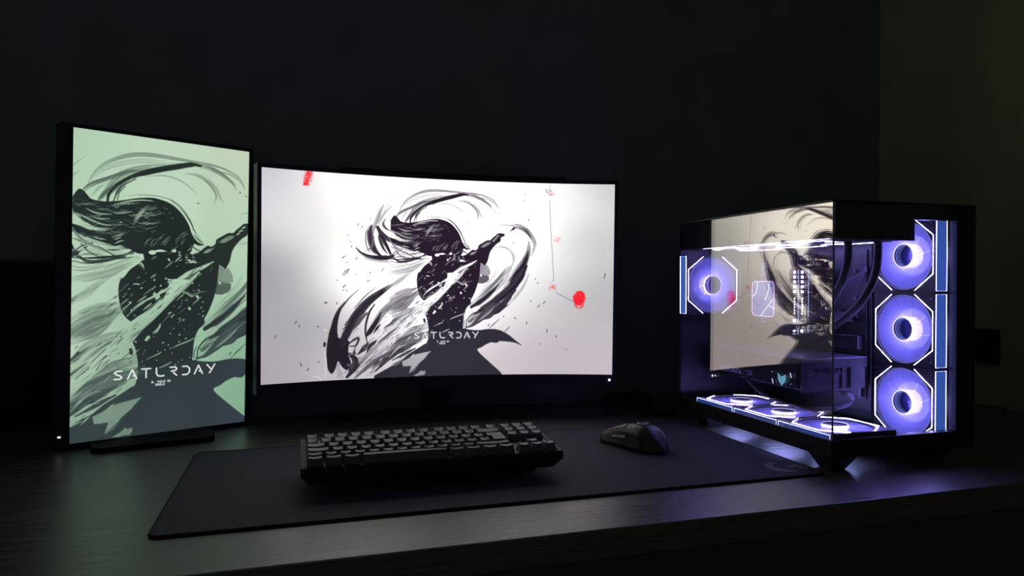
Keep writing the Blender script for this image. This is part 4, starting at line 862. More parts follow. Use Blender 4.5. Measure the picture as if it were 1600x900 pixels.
# ------------------------------------------------------------------ mouse
MOUSE_ROT = .30
ms = thing('mouse', 'matte black wireless mouse on the mat right of the keyboard', 'mouse', (.553,1.064,DESK+.003), (0,0,MOUSE_ROT))
mp_ = mat('mouse_plastic', (58,56,58), .3, noise=.05, nscale=600, bump=.04)
Lm = .125
def m_half(s):   # half width along the length, s=0 rear .. 1 front
    return .0315*(np.interp(s,[0,.05,.12,.25,.4,.6,.8,.95,1],[.0,.50,.76,.97,1.0,.94,.94,.99,.97]))
def m_top(s):
    return np.interp(s,[0,.03,.08,.16,.28,.40,.52,.65,.80,.92,1],[.006,.014,.024,.034,.0415,.0430,.0415,.0375,.0315,.0255,.0215])
def m_pt(s, a):   # a: 0 (right side bottom) .. pi (left bottom) across the top
    hw = max(float(m_half(s)),.0008); ht = float(m_top(s)); ca, sa = math.cos(a), math.sin(a)
    x = hw*math.copysign(abs(ca)**.62, ca); z = .0012+(ht-.0012)*abs(sa)**.80
    x *= 1-.10*math.sin(pi*min(1,z/.03))*0.8
    y = -Lm/2+Lm*s
    if s > .97: y -= 0
    return Vector((x,y,z))
body = MB(); ns, na = 40, 28
ss = [((i/ns)**1.35) if i < ns*.3 else i/ns for i in range(ns+1)]; ss = sorted([min(1,(1-math.cos(pi*i/ns))/2*.35+i/ns*.65) for i in range(ns+1)])
vs = [m_pt(s, pi*j/na) for s in ss for j in range(na+1)]
fs = [(i*(na+1)+j, i*(na+1)+j+1, (i+1)*(na+1)+j+1, (i+1)*(na+1)+j) for i in range(ns) for j in range(na)]
fs += [(i*(na+1), (i+1)*(na+1), (i+1)*(na+1)+na, i*(na+1)+na) for i in range(ns)]
fs.append(tuple(ns*(na+1)+j for j in range(na+1)))
body.add(vs, fs); body.build('body', mp_, ms, True)
def m_patch(name, s0, s1, a0, a1, off, m, thick=.0006, n=12, parent=ms):
    mb = MB(); V = []; 
    for k, o_ in enumerate((off, off-thick)):
        for i in range(n+1):
            for j in range(n+1):
                s = s0+(s1-s0)*i/n; a = a0+(a1-a0)*j/n; p = m_pt(s,a)
                d1 = m_pt(s+.004,a)-m_pt(s-.004,a); d2 = m_pt(s,a+.02)-m_pt(s,a-.02); nn = d2.cross(d1).normalized()
                if nn.z < 0 and abs(math.cos(a)) < .9: nn = -nn
                if abs(math.cos(a)) >= .9 and nn.x*math.cos(a) < 0: nn = -nn
                V.append(p+nn*o_)
    q = (n+1)*(n+1); Fs = []
    for i in range(n):
        for j in range(n):
            a = i*(n+1)+j; Fs += [(a,a+1,a+n+2,a+n+1), (a+q,a+n+1+q,a+n+2+q,a+1+q)]
    ed = [i*(n+1) for i in range(n+1)]+[n*(n+1)+j for j in range(1,n+1)]+[i*(n+1)+n for i in range(n-1,-1,-1)]+[j for j in range(n-1,0,-1)]
    for k in range(len(ed)): a, b_ = ed[k], ed[(k+1)%len(ed)]; Fs.append((a,b_,b_+q,a+q))
    mb.add(V, Fs); return mb.build(name, m, parent, True)
m_patch('main_button', .56, .985, .30*pi, .485*pi, .0006, mp_)
m_patch('main_button', .56, .985, .515*pi, .70*pi, .0006, mp_)
gl = mat('glossy_side_button', (200,200,205), .2)  # pale colour stands in for the bright highlight on the buttons
m_patch('side_button', .66, .78, .850*pi, .890*pi, .0014, gl, .0014)['label'] = 'glossy side button nearest the front'
m_patch('side_button', .50, .645, .850*pi, .890*pi, .0014, gl, .0014)['label'] = 'glossy side button nearest the palm'
m_patch('button_recess', .48, .80, .825*pi, .895*pi, .0004, mat('recess_black', (8,8,9), .6), .0006)
MB().lathe([(.0001,-.0035),(.0088,-.0035),(.0095,-.002),(.0095,.002),(.0088,.0035),(.0001,.0035)], 24, Matrix.Translation((0,.035,.0265)) @ Matrix.Rotation(pi/2,4,'Y')).build('scroll_wheel', rubber, ms, True)
lgm = emit('mouse_mark_print', (.2,.2,.25), 0) if False else mat('pale_print', (250,248,255), .4)
ml = MB()
def on_top(u, v):      # u across, v along, metres, around the palm
    s = .41+v/Lm; lo, hi = .02*pi, .98*pi
    for _ in range(30):
        a = (lo+hi)/2
        if m_pt(s,a).x > u: lo = a
        else: hi = a
    return m_pt(s,a)+Vector((0,0,.0004))
def strokes(mb, P, wd):
    pts = curve_pts([(x*1.25,y*1.25,0) for x,y in P], 6); L_ = []; 
    for i, p in enumerate(pts):
        t = (pts[min(i+1,len(pts)-1)]-pts[max(i-1,0)]).normalized(); nrm = Vector((-t.y,t.x,0))
        for s in (-1,1):
            q = p+nrm*s*wd/2; L_.append(on_top(q.x,q.y))
    n = len(pts); mb.add(L_, [(2*i,2*i+1,2*i+3,2*i+2) for i in range(n-1)])
strokes(ml, [(.0015,.0062),(-.003,.0058),(-.006,.0028),(-.0066,-.001),(-.0050,-.0048),(-.0012,-.0066),(.0018,-.0062)], .0030)
strokes(ml, [(-.0002,-.0012),(.0026,-.0010),(.0054,-.0012),(.0052,-.0045),(.0046,-.0062)], .0028)
ml.build('logo', lgm, ms)['label'] = 'pale G-shaped mark'
# ------------------------------------------------------------------ computer case
XC, YC, ZT, ZB, CW, CL = .7427, .8297, .1189, -.2280, .2735, .4250
def sh_(mb, root):
    l = root.location; mb.v = [(p[0]-l[0], p[1]-l[1], p[2]+ZC-l[2]) for p in mb.v]; return mb
def wb(mb, name, m, root, smooth=False): return sh_(mb, root).build(name, m, root, smooth)
case = thing('computer_case', 'black glass-sided computer case with lit fans at the right end of the desk', 'computer case', (XC+CW/2,YC+CL/2,DESK))
X1, Y1 = XC+CW, YC+CL
fr = MB()     # floor tray with open slats above the desk
fr.box((XC,YC,-.254), (X1,YC+.014,ZB+.0005), .001); fr.box((XC,Y1-.012,-.254), (X1,Y1,ZB), .001); fr.box((XC,YC+.012,-.254), (XC+.004,Y1-.01,ZB-.0005)); fr.box((X1-.004,YC+.012,-.254), (X1,Y1-.01,ZB))
fr.box((XC+.004,YC+.012,-.254), (XC+.014,Y1-.01,-.2485)); fr.box((XC+.126,YC+.014,-.2542), (X1-.004,Y1-.01,-.2535))
for i in range(4): yy = YC+.012+.1335*i; fr.box((XC+.01,yy-.004,-.254), (XC+.1255,yy+.009,-.2485))
wb(fr, 'bottom_frame', steel, case)
gr = MB()     # floor plate with a round opening under every fan
for yy in (.896,1.016,1.136):
    n = 48; cx_ = .8085; vs = []
    for z in (-.2525,-.2505):
        for k in range(n):
            a = 2*pi*k/n; c_, s_ = math.cos(a), math.sin(a); q = .0598/max(abs(c_),abs(s_)); vs.append((cx_+c_*q, yy+s_*q, z))
        for k in range(n): a = 2*pi*k/n; vs.append((cx_+.033*math.cos(a), yy+.033*math.sin(a), z))
    fs = []
    for k in range(n): j = (k+1)%n; fs += [(k,j,n+j,n+k), (2*n+k,3*n+k,3*n+j,2*n+j), (n+k,n+j,3*n+j,3*n+k)]
    gr.add(vs, fs)
    for i in range(-5,6): h_ = math.sqrt(max(.033**2-(i*.006)**2,0)); gr.box((cx_+i*.006-.0003,yy-h_,-.2522), (cx_+i*.006+.0003,yy+h_,-.2512))
wb(gr, 'dust_filter', steel, case)
tp = MB(); tp.box((XC+.006,YC+.006,.0985), (X1,YC+.020,ZT-.001), .001); tp.box((XC+.005,YC+.006,.0675), (XC+.014,Y1,ZT-.001)); tp.box((X1-.05,YC+.018,.10), (X1,Y1,ZT-.001))
tp.box((XC+.006,Y1-.02,.10), (X1,Y1,ZT-.001)); tp.box((XC,YC,ZT), (X1,Y1,ZT+.0045), .0015)
wb(tp, 'top_panel', steel, case)
co = MB(); co.box((XC+.2355,YC,-.228), (X1,YC+.010,ZT), .001); co.box((XC+.2355,YC+.010,-.228), (XC+.2375,Y1,.10)); co.box((X1-.002,YC+.010,-.25), (X1,Y1,ZT)); wb(co, 'right_side_panel', steel, case)
rp = MB(); ry = Y1-.004
rp.box((XC,ry,-.23), (XC+.008,Y1,ZT)); rp.box((XC+.008,ry,.062), (XC+.21,Y1,ZT)); rp.box((XC+.125,ry,-.07), (XC+.21,Y1,.062)); rp.box((XC+.008,ry,-.075), (XC+.13,Y1,-.066))
for i in range(7): z = -.085-i*.020; rp.box((XC+.02,ry,z-.016), (XC+.195,ry+.0015,z))
rp.box((XC+.008,ry,-.23), (XC+.02,Y1,-.07)); rp.box((XC+.195,ry,-.23), (XC+.2355,Y1,ZT)); rp.box((XC+.02,ry+.001,-.23), (XC+.195,ry+.003,-.07))
for i in range(9): rp.box((XC+.010+i*.0125,ry+.001,-.066), (XC+.0215+i*.0125,Y1-.001,.062))  # bars widened to keep the fan's light off the wall
wb(rp, 'rear_panel', mat('case_interior_steel', (40,40,48), .4, metal=.2), case)
tr = MB(); tr.box((.9505,.9700,-.235), (.9525,Y1-.004,.10)); wb(tr, 'motherboard_tray', mat('tray_steel', (26,26,34), .4), case)
ft = MB()
for xx in (.755, .94):
    for yy in (.862, 1.19):
        s = 1 if yy < 1 else -1
        v = [(xx,yy-.02*1,-.254),(xx+.052,yy-.02,-.254),(xx+.052,yy+.035,-.254),(xx,yy+.035,-.254),(xx+.012,yy-.004,-.2797),(xx+.038,yy-.004,-.2797),(xx+.038,yy+.020,-.2797),(xx+.012,yy+.020,-.2797)]
        q = MB(); q.add(v, [(0,1,5,4),(1,2,6,5),(2,3,7,6),(3,0,4,7),(4,5,6,7),(0,3,2,1)]); wb(q, 'foot', blackp, case)
glass('smoked_mirror_glass', GREF, (.93,.93,.97), (1.0,.93,.80)); glass('clear_tinted_glass', .05, (.93,.93,.97), (1,1,1))
wb(MB().box((XC,YC+.0002,ZB), (XC+.0038,Y1-.004,ZT-.0002)), 'side_glass', MATS['smoked_mirror_glass'], case)
wb(MB().box((XC+.0045,YC,ZB+.003), (X1-.040,YC+.0038,ZT-.0002)), 'front_glass', MATS['clear_tinted_glass'], case)
wb(MB().box((XC-.0002,YC-.0006,ZB+.001), (XC+.0032,YC,ZT), .0002), 'glass_edge', mat('ground_glass_edge', (150,148,165), .3), case)
wb(MB().lathe([(.0001,.0006),(.0012,.0004),(.0014,0)], 10, Matrix.Translation((.985,YC-.0003,.105)) @ Matrix.Rotation(pi/2,4,'X')), 'screw', steel, case)
# ------------------------------------------------------------------ fans
LEDW = emit('led_white', (.36,.29,1.0), 150)
LEDB = emit('led_ice_blue', (.55,.75,1.25), 1.5)
def blade_material():
    m = bpy.data.materials.new('frosted_blade_plastic'); m.use_nodes = True; nt = m.node_tree; b = nt.nodes['Principled BSDF']; L = nt.links.new
    b.inputs['Base Color'].default_value = (.20,.19,.45,1); b.inputs['Roughness'].default_value = .45
    b.inputs['Emission Color'].default_value = BLADE_GLOW+(1,); b.inputs['Emission Strength'].default_value = 1.0
    tr_ = nt.nodes.new('ShaderNodeBsdfTranslucent'); tr_.inputs[0].default_value = (.4,.4,.8,1); mx = nt.nodes.new('ShaderNodeMixShader'); mx.inputs[0].default_value = .35; tp2 = nt.nodes.new('ShaderNodeBsdfTransparent'); m2 = nt.nodes.new('ShaderNodeMixShader'); m2.inputs[0].default_value = .26
    o = nt.nodes['Material Output']; L(b.outputs[0], mx.inputs[1]); L(tr_.outputs[0], mx.inputs[2]); L(mx.outputs[0], m2.inputs[1]); L(tp2.outputs[0], m2.inputs[2]); L(m2.outputs[0], o.inputs[0]); return m
blade_m = blade_material()
def mirror_strip():
    m = bpy.data.materials.new('infinity_mirror_strip'); m.use_nodes = True; nt = m.node_tree; nt.nodes.clear(); L = nt.links.new
    o = nt.nodes.new('ShaderNodeOutputMaterial'); e = nt.nodes.new('ShaderNodeEmission'); tc = nt.nodes.new('ShaderNodeTexCoord'); sp = nt.nodes.new('ShaderNodeSeparateXYZ')
    L(tc.outputs['Object'], sp.inputs[0]); mu = nt.nodes.new('ShaderNodeMath'); mu.operation = 'MULTIPLY'; mu.inputs[1].default_value = 1800; L(sp.outputs['Z'], mu.inputs[0])
    si = nt.nodes.new('ShaderNodeMath'); si.operation = 'SINE'; L(mu.outputs[0], si.inputs[0]); cr = nt.nodes.new('ShaderNodeValToRGB'); L(si.outputs[0], cr.inputs[0])
    cr.color_ramp.elements[0].color = (.02,.05,.25,1); cr.color_ramp.elements[1].color = (.09,.21,.78,1); cr.color_ramp.elements[0].position = .0; cr.color_ramp.elements[1].position = .95
    L(cr.outputs[0], e.inputs[0]); e.inputs[1].default_value = 1.0; L(e.outputs[0], o.inputs[0]); return m
strip_m = mirror_strip()
def circ(r, n=48, z=0): return [(r*math.cos(2*pi*k/n), r*math.sin(2*pi*k/n), z) for k in range(n)]
def make_fan():
    t = thing('case_fan', 'x', 'fan')
    f = MB(); n = 64; hs = .0598; hr = .0565
    def sq(k):
        a = 2*pi*k/n; c_, s_ = math.cos(a), math.sin(a); q = hs/max(abs(c_),abs(s_)); return (c_*q, s_*q)
    for z0, z1 in ((0,-.0045),(-.0205,-.025)):
        base = len(f.v); vs = []
        for z in (z0,z1):
            for k in range(n): vs.append((*sq(k),z))
            for k in range(n): a = 2*pi*k/n; vs.append((hr*math.cos(a), hr*math.sin(a), z))
        fs = []
        for k in range(n):
            j = (k+1)%n; fs += [(k,j,n+j,n+k), (2*n+k,3*n+k,3*n+j,2*n+j), (k,2*n+k,2*n+j,j), (n+k,n+j,3*n+j,3*n+k)]
        f.add(vs, fs)
    f.lathe([(hr+.0012,-.0045),(hr+.0012,-.0205)], n); f.lathe([(hr,-.0045),(hr,-.0205)], n)
    for sx in (-1,1):
        for sy in (-1,1):
            f.box((sx*.0575-.0023,sy*.0575-.0023,-.0205), (sx*.0575+.0023,sy*.0575+.0023,-.0045))
    f.box((-.0575,-.0598,-.0205), (.0575,-.0580,-.0045)); f.box((-.0575,.0580,-.0205), (.0575,.0598,-.0045))
    for a in range(3): f.box((.016,-.002,-.0245), (.0565,.002,-.0215), M=Matrix.Rotation(a*2*pi/3+.3,4,'Z'))
    f.build('frame', mat('fan_frame_plastic', (32,31,42), .3), t)
    for sx in (-1,1):
        for sy in (-1,1): MB().lathe([(.0001,.0004),(.0020,.0006),(.0028,0)], 12, Matrix.Translation((sx*.0525,sy*.0525,0))).build('screw', steel, t)
    l = MB(); r = .00022
    for sx in (-1,1): l.tube([(sx*.0225,.0565,.0003),(sx*.0560,.0305,.0003),(sx*.0560,-.0305,.0003),(sx*.0225,-.0565,.0003)], r, 6)
    l.build('light_ring', LEDW, t)
    for sx in (-1,1):
        p = MB(); p.box((sx*.0599-.0006,-.0565,-.0225), (sx*.0599+.0004,.0565,-.0025)); so = p.build('side_mirror', strip_m, t)
        q = MB(); q.tube([(sx*.0602,y,z) for y,z in ((-.0572,-.0019),(.0572,-.0019),(.0572,-.0231),(-.0572,-.0231))], .0003, 6, closed=True); q.build('light_edge', LEDB if False else emit('led_edge', (.36,.38,1.1), 22), so)
    im = MB(); nb = 9
    for b_ in range(nb):
        a0 = 2*pi*b_/nb; sp_ = 2*pi/nb*.992; nr, na_ = 6, 8; vs = []
        for i in range(nr+1):
            rr_ = .0185+(.0545-.0185)*i/nr; zc = -.0022-.0012*(i/nr)
            for j in range(na_+1):
                u = j/na_; a = a0+sp_*u+.25*(i/nr); vs.append((rr_*math.cos(a), rr_*math.sin(a), zc+(.5-u)*.0006))
        n1 = len(vs); vs += [(x,y,z-.0006) for x,y,z in vs]; fs = []
        for i in range(nr):
            for j in range(na_):
                q = i*(na_+1)+j; fs += [(q,q+1,q+na_+2,q+na_+1), (q+n1,q+na_+1+n1,q+na_+2+n1,q+1+n1)]
        for i in range(nr):
            for j in (0,na_): q = i*(na_+1)+j; fs.append((q,q+na_+1,q+na_+1+n1,q+n1))
        for j in range(na_):
            for i in (0,nr): q = i*(na_+1)+j; fs.append((q,q+1,q+1+n1,q+n1))
        im.add(vs, fs)
    im.build('impeller', blade_m, t, False)
    hb_ = MB(); hb_.lathe([(.0195,-.0215),(.0195,.0002)], 48); hub = hb_.build('hub', emit('hub_glow', (.42,.36,1.0), 30), t, True)
    cp = MB(); cp.lathe([(.0182,.0004),(.0182,-.0150)], 48); cp.lathe([(.0182,-.0150),(.0001,-.0150)], 48); cp.build('hub_mirror', mat('dark_mirror', (110,110,190), .2, metal=.8), hub, True)
    rl = MB(); rl.lathe([(.0200,-.0200),(.0330,-.0200),(.0330,-.0208),(.0200,-.0208),(.0200,-.0200)], 48); rl.build('halo_glow_ring', emit('rear_ring_glow', (.36,.32,1.0), 7), hub, False)  # added glow ring behind the blades, feeds the halo round the hub
    rl = MB(); rl.lathe([(.0200,-.0225),(.0400,-.0225),(.0400,-.0232),(.0200,-.0232),(.0200,-.0225)], 48); rl.build('under_glow_ring', emit('under_ring_glow', (.32,.42,1.0), UNDER), hub, False)  # added glow ring that throws light pools beneath the floor fans
    rl = MB(); rl.lathe([(.0198,-.0212),(.0405,-.0212),(.0405,-.0222),(.0198,-.0222),(.0198,-.0212)], 48); rl.build('glow_shield', blackp, hub, False)  # added plate that blocks the lower ring's light from shining up
    rg = MB(); rg.tube(circ(.0190,48,.0006), .0009, 6, closed=True); rg.build('hub_ring', emit('hub_ring', (1.0,.9,1.4), 1.1), hub, True)
    for i in range(4):
        q = MB(); q.tube(circ(.0176,40,-.003-.0032*i), .00045, 5, closed=True); q.build('mirror_ring', emit(f'depth_ring_{i}', (.30,.36,1.0), .8*.7**i), hub, True)
    rim = MB(); rim.tube(circ(.0553,64,-.0006), .0005, 5, closed=True); rim.build('outer_rim', emit('rim_glow', (.30,.34,.85), .7), t, True)
    return t
fan0 = make_fan(); used = [False]
def M3(x, y, z, loc): return Matrix(((x[0],y[0],z[0],loc[0]),(x[1],y[1],z[1],loc[1]),(x[2],y[2],z[2],loc[2]+ZC),(0,0,0,1)))
def fan(loc, ax, label, spin):
    o = copy_tree(fan0)
    X_, Z_ = Vector(ax[0]), Vector(ax[1]); o.matrix_world = M3(X_, Z_.cross(X_), Z_, loc); o['label'] = label; o['group'] = 'lit fans inside the computer case'
    for ch in o.children:
        if ax[1] != (0,0,1) and ch.name.startswith('hub'):
            for g in list(ch.children):
                if g.name.startswith('under_glow_ring'): bpy.data.objects.remove(g)
        if ch.name.startswith('impeller'): ch.rotation_euler = (0,0,spin)
    return o
SIDE = ((0,1,0),(-1,0,0))
for k, nm in ((1,'topmost'),(0,'middle'),(-1,'lowest')):
    fan((.9504,.9036,-.0734+.12*k), SIDE, f'purple lit fan, {nm} of the three stacked behind the front glass', .3*k)
fan((.803,1.2250,-.003), ((1,0,0),(0,-1,0)), 'purple lit exhaust fan on the rear wall at the far left of the case', .4)
for y, nm in ((1.136,'farthest back'),(1.016,'in the middle'),(.896,'nearest the glass corner')):
    fan((.8085,y,-.2203), ((1,0,0),(0,0,1)), f'purple lit fan lying flat on the case floor, {nm} of the three', y*3)
for y, nm in ((1.1695,'farthest back'),(1.0490,'in the middle'),(.9285,'nearest the front')):
    fan((.842,y,.0675), ((1,0,0),(0,0,-1)), f'lit fan hanging face down under the radiator, {nm} of the three', y*2)
for o in list(fan0.children_recursive)+[fan0]: bpy.data.objects.remove(o)     # the pattern fan itself is not part of the scene
# ------------------------------------------------------------------ liquid cooler, board, memory, graphics card
aio = thing('liquid_cooler', 'black liquid cooler with top radiator, two thick tubes and glowing square pump', 'cpu cooler', (.915,1.15,ZC-.03))
wb(MB().box((.782,.860,.0928), (.902,1.230,.103), .001).box((.760,.8365,.066), (.902,.8425,.103), .001), 'radiator', blackp, aio)
wb(MB().box((.770,.8428,.064), (.866,.868,.0925), .002), 'tube_manifold', blackp, aio)
tubem = mat('braided_black_tube', (22,22,26), .38, bump=.4, nscale=900)
wb(MB().tube(curve_pts([(0.791,0.855,0.080),(0.794,0.855,0.056),(0.8,0.865,0.025),(0.805,0.885,-0.006),(0.813,0.92,-0.037),(0.823,0.975,-0.063),(0.839,1.05,-0.079),(0.872,1.11,-0.075),(.892,1.15,-.058)],8), .0062, 12), 'tube', tubem, aio, True)
wb(MB().tube(curve_pts([(0.847,0.855,0.08),(0.85,0.855,0.057),(0.856,0.865,0.019),(0.851,0.88,-0.018),(0.849,0.91,-0.048),(0.853,0.965,-0.077),(0.863,1.05,-0.097),(0.885,1.12,-0.090),(.905,1.165,-.055)],8), .0062, 12), 'tube', tubem, aio, True)
PX, PY0, PY1, PZ0, PZ1 = .8735, 1.126, 1.194, -.064, .005
pcx, pcz = (PY0+PY1)/2, (PZ0+PZ1)/2
Mp = M3((0,-1,0),(0,0,1),(-1,0,0),(PX,pcx,pcz)); Mp.translation.z -= ZC
pump = wb(MB().prism(rounded(.070,.071,.012), -.052, -.001, Mp), 'pump_head', mat('pump_black', (30,28,40), .3), aio)
def pump_display():
    m = bpy.data.materials.new('pump_display'); m.use_nodes = True; nt = m.node_tree; nt.nodes.clear(); L = nt.links.new
    o = nt.nodes.new('ShaderNodeOutputMaterial'); e = nt.nodes.new('ShaderNodeEmission'); tc = nt.nodes.new('ShaderNodeTexCoord'); gr_ = nt.nodes.new('ShaderNodeTexGradient'); mp2 = nt.nodes.new('ShaderNodeMapping')
    L(tc.outputs['Generated'], mp2.inputs[0]); mp2.inputs['Rotation'].default_value = (0,.9,1.57); L(mp2.outputs[0], gr_.inputs[0]); cr = nt.nodes.new('ShaderNodeValToRGB'); L(gr_.outputs[0], cr.inputs[0])
    cr.color_ramp.elements[0].color = (.18,.20,.75,1); cr.color_ramp.elements[1].color = (.10,.07,.16,1); e2 = cr.color_ramp.elements.new(.45); e2.color = (.16,.16,.62,1)
    L(cr.outputs[0], e.inputs[0]); e.inputs[1].default_value = .9; L(e.outputs[0], o.inputs[0]); return m
disp = wb(MB().prism(rounded(.064,.065,.010), -.001, .0003, Mp), 'display', pump_display(), aio)
rimp = [Mp @ Vector((x,y,.0006)) for x,y in rounded(.067,.068,.011)]
wb(MB().tube(rimp, .0009, 6, closed=True), 'light_ring', emit('pump_rim', (1.3,.75,1.5), 1.2), aio, True)
ar = MB()
for q in ([(-.016,.033),(-.017,.020),(-.022,.010),(-.032,.004)], [(.020,.033),(.018,.018),(.012,.005),(.006,-.002)], [(.030,.0),(.018,-.012),(.002,-.026),(-.006,-.033)], [(.020,-.014),(.030,-.016),(.033,-.021)]):
    ar.tube([Mp @ Vector((x,y,.0012)) for x,y in [tuple(p)[:2] for p in curve_pts([(a,b_,0) for a,b_ in q],5)]], .0008, 5)
wb(ar, 'light_arcs', emit('pump_arcs', (.8,1.1,1.5), 1.6), aio, True)
# motherboard
mb_ = thing('motherboard', 'dark motherboard with black heat shields standing behind the side glass', 'motherboard', (.948,1.10,ZC-.06))
wb(MB().box((.9475,.978,-.200), (.9495,1.222,.060)), 'circuit_board', mat('black_board_lacquer', (30,30,38), .35, noise=.6, nscale=260), mb_)
wb(MB().box((.912,1.198,-.085), (.9475,1.2185,.050), .004), 'rear_shield', mat('shield_metal', (60,60,72), .3, metal=.6), mb_)
wb(MB().box((.925,1.085,.030), (.9475,1.17,.056), .003), 'top_heat_sink', MATS['shield_metal'], mb_)
hs2 = MB()
for i in range(9): hs2.box((.920,1.090+i*.0088,.031), (.926,1.094+i*.0088,.055))
wb(hs2, 'cooling_fins', MATS['shield_metal'], mb_)
wb(MB().box((.936,.985,-.115), (.9475,1.17,-.090), .002).box((.9395,.985,-.198), (.9475,1.06,-.150), .003), 'lower_heat_sink', MATS['shield_metal'], mb_)
dt = MB()
for i in range(22):
    for j in range(3): dt.box((.9112,1.200+j*.006+(i%2)*.002,-.078+i*.0056), (.9120,1.203+j*.006+(i%2)*.002,-.075+i*.0056))
wb(dt, 'lit_pattern', emit('pale_blue_pattern', (.35,.45,1.0), .7), mb_)
cp = MB()
for (y,z,s) in ((1.07,.01,.004),(1.06,.02,.003),(.999,-.03,.005),(1.0,.02,.004),(.995,-.06,.004),(1.03,-.135,.006),(1.13,-.13,.004),(1.12,-.14,.003),(1.055,-.09,.003)): cp.box((.944,y,z), (.9475,y+s,z+s*1.6), .0004)
wb(cp, 'components', gunm, mb_)
MT = Matrix(((0,0,-1,0),(-1,0,0,0),(0,1,0,0),(0,0,0,1)))
def side_text(name, body, size, m, parent, x, y, z, sx=1.0, sp=1.0):
    l = parent.location; return text_mesh(name, body, size, m, parent, Matrix.Translation((x-l[0],y-l[1],z+ZC-l[2])) @ MT, sx=sx, space=sp)
# memory sticks
dotm = emit('memory_white', (.65,.58,1.0), 4)
def ram(y, lit, label):
    t = thing('memory_stick', label, 'memory stick', (.925,y,ZC-.045), group='memory sticks on the motherboard')
    wb(MB().box((.905,y-.0035,-.108), (.9475,y+.0035,.028), .0008), 'heat_spreader', mat('ram_black', (30,30,38), .35, metal=.3), t)
    d = MB()
    if lit:
        for z in [.022-.0092*i for i in range(5)]+[-.070-.0092*i for i in range(4)]: d.box((.9035,y-.0036,z-.0030), (.9052,y+.0036,z+.0030), .0010)
        for i in range(6): d.box((.9042,y-.0016,-.028-.0056*i-.002), (.9052,y+.0016,-.028-.0056*i+.002))
        wb(d, 'light_bar', dotm, t)
    else:
        for i in range(34): d.box((.9042,y-.0013,.025-.0038*i-.0012), (.9052,y+.0013,.025-.0038*i+.0012))
        wb(d, 'light_bar', emit('memory_blue', (.55,.7,1.5), 1.2), t)
    return t
ram(1.108, True, 'memory stick with large white light squares, leftmost beside the pump')
ram(1.0975, False, 'memory stick with fine blue-white dots between the two bright ones')
ram(1.087, True, 'memory stick with large white light squares, right of the other bright one')
ram(1.0705, False, 'memory stick with fine blue dots, rightmost of the four')
# graphics card
gp = thing('graphics_card', 'thick grey graphics card lying across the case with a glowing chevron mark', 'graphics card', (.868,1.10,ZC-.182))
gpm = mat('card_shroud', (58,58,70), .4, metal=.35, noise=.05); gpd = mat('card_dark', (28,28,36), .4)
gx0, gx1, gy0, gy1, gz0, gz1 = .803, .938, .966, 1.238, -.182, -.124
wb(MB().box((gx0,gy0+.004,gz0+.004), (gx1,gy1,gz1-.003), .003), 'shroud', gpd, gp)
bk = MB(); bk.prism([(gx0,gy0),(gx1,gy0),(gx1,gy1),(gx0,gy1)], gz1-.0028, gz1-.0008); wb(bk, 'backplate', mat('backplate_metal', (150,148,175), .3, metal=.7), gp)
ep = MB()
ep.box((gx0+.001,gy0-.001,gz0+.001), (gx0+.026,gy0+.0038,gz1-.0035)); ep.box((gx0+.026,gy0+.0008,gz0+.001), (gx0+.078,gy0+.0038,gz0+.034)); ep.box((gx0+.026,gy0-.001,gz1-.018), (gx1,gy0+.0038,gz1-.0035)); ep.box((gx1-.034,gy0-.001,gz0+.004), (gx1-.005,gy0+.0038,gz1-.018))
ep.box((gx1-.052,gy0-.0005,gz0+.004), (gx1-.048,gy0+.0038,gz1-.018))
wb(ep, 'end_cap', gpm, gp)
vt = MB()
for i in range(6):
    x = gx0+.029+i*.0088; vt.add([(x,gy0-.0002,gz0+.048-.0095+.0005),(x+.0025,gy0-.0002,gz0+.0385+.0005),(x-.0045,gy0-.0002,gz0+.0500),(x-.0070,gy0-.0002,gz0+.0500),
      (x,gy0+.003,gz0+.048-.0095+.0005),(x+.0025,gy0+.003,gz0+.0385+.0005),(x-.0045,gy0+.003,gz0+.0500),(x-.0070,gy0+.003,gz0+.0500)], [(0,1,2,3),(4,7,6,5),(0,4,5,1),(1,5,6,2),(2,6,7,3),(3,7,4,0)])
vt.v = [(x+.008,y,z-.011) for x,y,z in vt.v]
wb(vt, 'vent_slats', gpm, gp)
for xx in (gx1-.010, gx1-.043, gx1-.07): 
    pass
sc_ = MB()
for xx in (gx1-.006, gx1-.040, gx1-.070): sc_.lathe([(.0001,.0005),(.0015,.0004),(.0018,0)], 12, Matrix.Translation((xx,gy0-.001,gz1-.011)) @ Matrix.Rotation(pi/2,4,'X'))
wb(sc_, 'screw', steel, gp)
l = gp.location
text_mesh('series_lettering', 'TUF GAMING', .0062, mat('faint_grey_print', (38,38,50), .5), gp, Matrix.Translation((gx0+.052-l[0],gy0+.0006-l[1],gz0+.0165+ZC-l[2])) @ Matrix.Rotation(pi/2,4,'X'), sx=1.2)
side_text('side_lettering', 'GEFORCE RTX', .0135, mat('grey_side_print', (225,225,240), .4), gp, gx0-.0004, 1.145, -.170, sx=1.1)
lp = MB(); lp.box((gx0-.0012,.972,gz0+.006), (gx0+.001,1.052,gz0+.040), .0005); lb = wb(lp, 'logo_panel', mat('panel_navy', (16,18,34), .3), gp)
def side_poly(mb, P, cy, cz, k):
    mb.prism([(a*k, b_*k) for a,b_ in P], .0, .0006, Matrix(((0,0,-1,gx0-.0013),(-1,0,0,cy),(0,1,0,cz),(0,0,0,1))))
ch = MB(); side_poly(ch, [(-1,.95),(-.06,.45),(-.02,-1),(-.85,-.2)], 1.013, -.1650, .0105); side_poly(ch, [(.06,.45),(1,.95),(.9,-.2),(.02,-1)], 1.013, -.1650, .0105)
wb(ch, 'chevron_light', emit('cyan_light', (.30,.75,1.0), 1.0), gp)
tk = MB()
